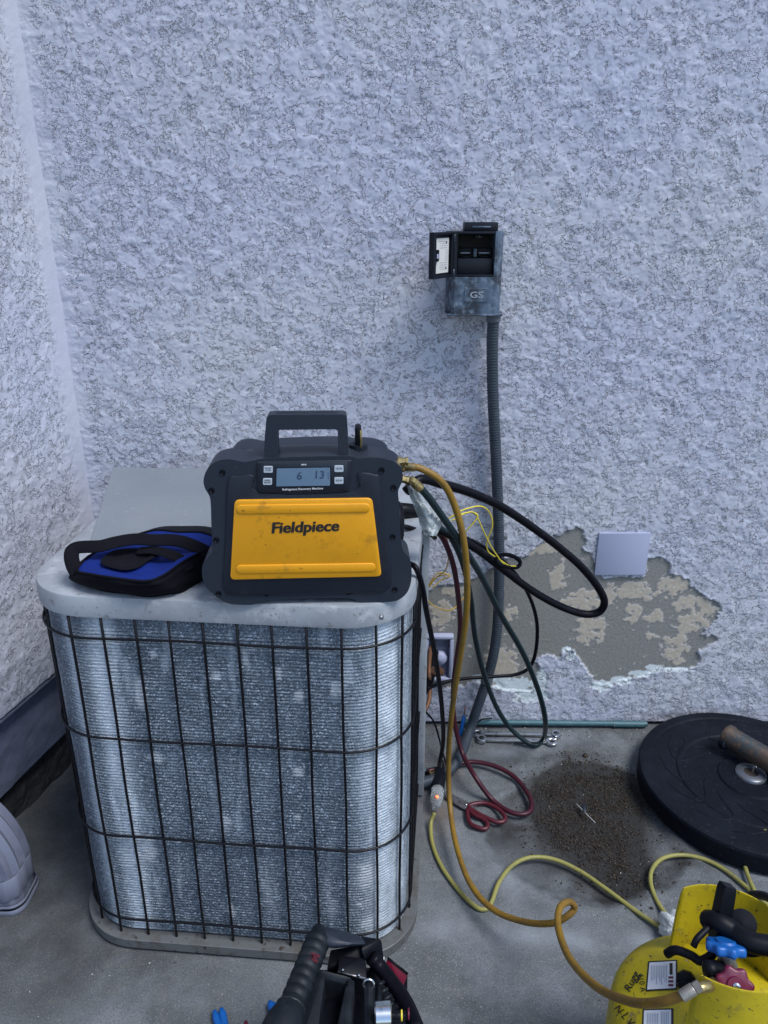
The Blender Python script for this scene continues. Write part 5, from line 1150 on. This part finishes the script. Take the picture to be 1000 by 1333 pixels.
cand = np.stack([rng.uniform(lo_[0], hi_[0], 90000), rng.uniform(lo_[1], hi_[1], 90000)], -1)
sdv = sdf_poly(cand[:, 0], cand[:, 1], dirtp) + .09 * fbm(cand[:, 0], cand[:, 1], 8, 4, 130)
prob = np.clip(np.exp(-np.maximum(sdv + .045, 0) / .032), 0, 1) * np.clip(.62 + .9 * fbm(cand[:, 0], cand[:, 1], 22, 3, 131), .12, 1)
keep = cand[rng.random(90000) < prob * .5]
for x, y in keep: pts.append((x, y, ground_h(x, y) + rng.random() ** 2 * .004, .0012 + .0030 * rng.random() ** 4))
g1 = grit('soil_grit', pts, 'grit'); tag(g1, 'dark loose soil and grit in the hollow of the slab', 'soil')
pts = []
for _ in range(260):
    x = rng.uniform(.15, .95); y = -abs(rng.normal(0, .045)) - .012
    pts.append((x, y, ground_h(x, y) + .001, .0012 + .0045 * rng.random() ** 4))
tag(grit('plaster_crumbs', pts, 'plaster'), 'grey plaster crumbs on the slab below the peeled wall patch', 'crumbs')
pts = []
for _ in range(420):
    x, y = rng.uniform(-.9, 1.0), rng.uniform(-1.15, -.02)
    if x < .12 and y > -.82: continue
    pts.append((x, y, ground_h(x, y) + .0008, .0007 + .0016 * rng.random() ** 3))
g2 = grit('stone_chips', pts, 'chip'); tag(g2, 'tiny pale chips scattered across the concrete slab', 'chips')
pts = []
for _ in range(900):
    x = rng.uniform(.12, 1.3); y = -abs(rng.normal(0, .05)) - .01 if rng.random() < .6 else rng.uniform(-.45, -.02)
    pts.append((x, y, ground_h(x, y) + .0006, .0009 + .002 * rng.random() ** 4))
g3 = grit('wall_debris', pts, 'grit'); tag(g3, 'dark crumbs fallen along the foot of the back wall', 'debris')
nut = thing('pebble', onZ(762, 984, .006), 0, 'small dark round pebble at the far edge of the soil patch', 'pebble')
bm = bmesh.new(); bmesh.ops.create_icosphere(bm, subdivisions=2, radius=.008)
for q in bm.verts: q.co *= 1 + random.uniform(-.12, .12)
link('pebble_stone', *bm_out(bm), 'grit', nut)
lf = thing('dry_twig', onZ(762, 1052, .006), 0, 'pale dry twig with a leaf lying on the dark soil', 'twig')
link('stem', *tube(spline([onZ(750, 1046, .004), onZ(760, 1056, .008), onZ(768, 1064, .006), onZ(775, 1071, .004)], 4), .0011, 5), 'chip', lf, world=True)
lq_ = [onZ(757, 1047, .008), onZ(762, 1046, .011), onZ(764, 1056, .012), onZ(760, 1060, .009)]
link('leaf', lq_ + [p + Vector((0, 0, .0006)) for p in lq_], [(0, 1, 2, 3), (7, 6, 5, 4), (0, 4, 5, 1), (1, 5, 6, 2), (2, 6, 7, 3), (3, 7, 4, 0)], 'mgrey', lf, world=True)
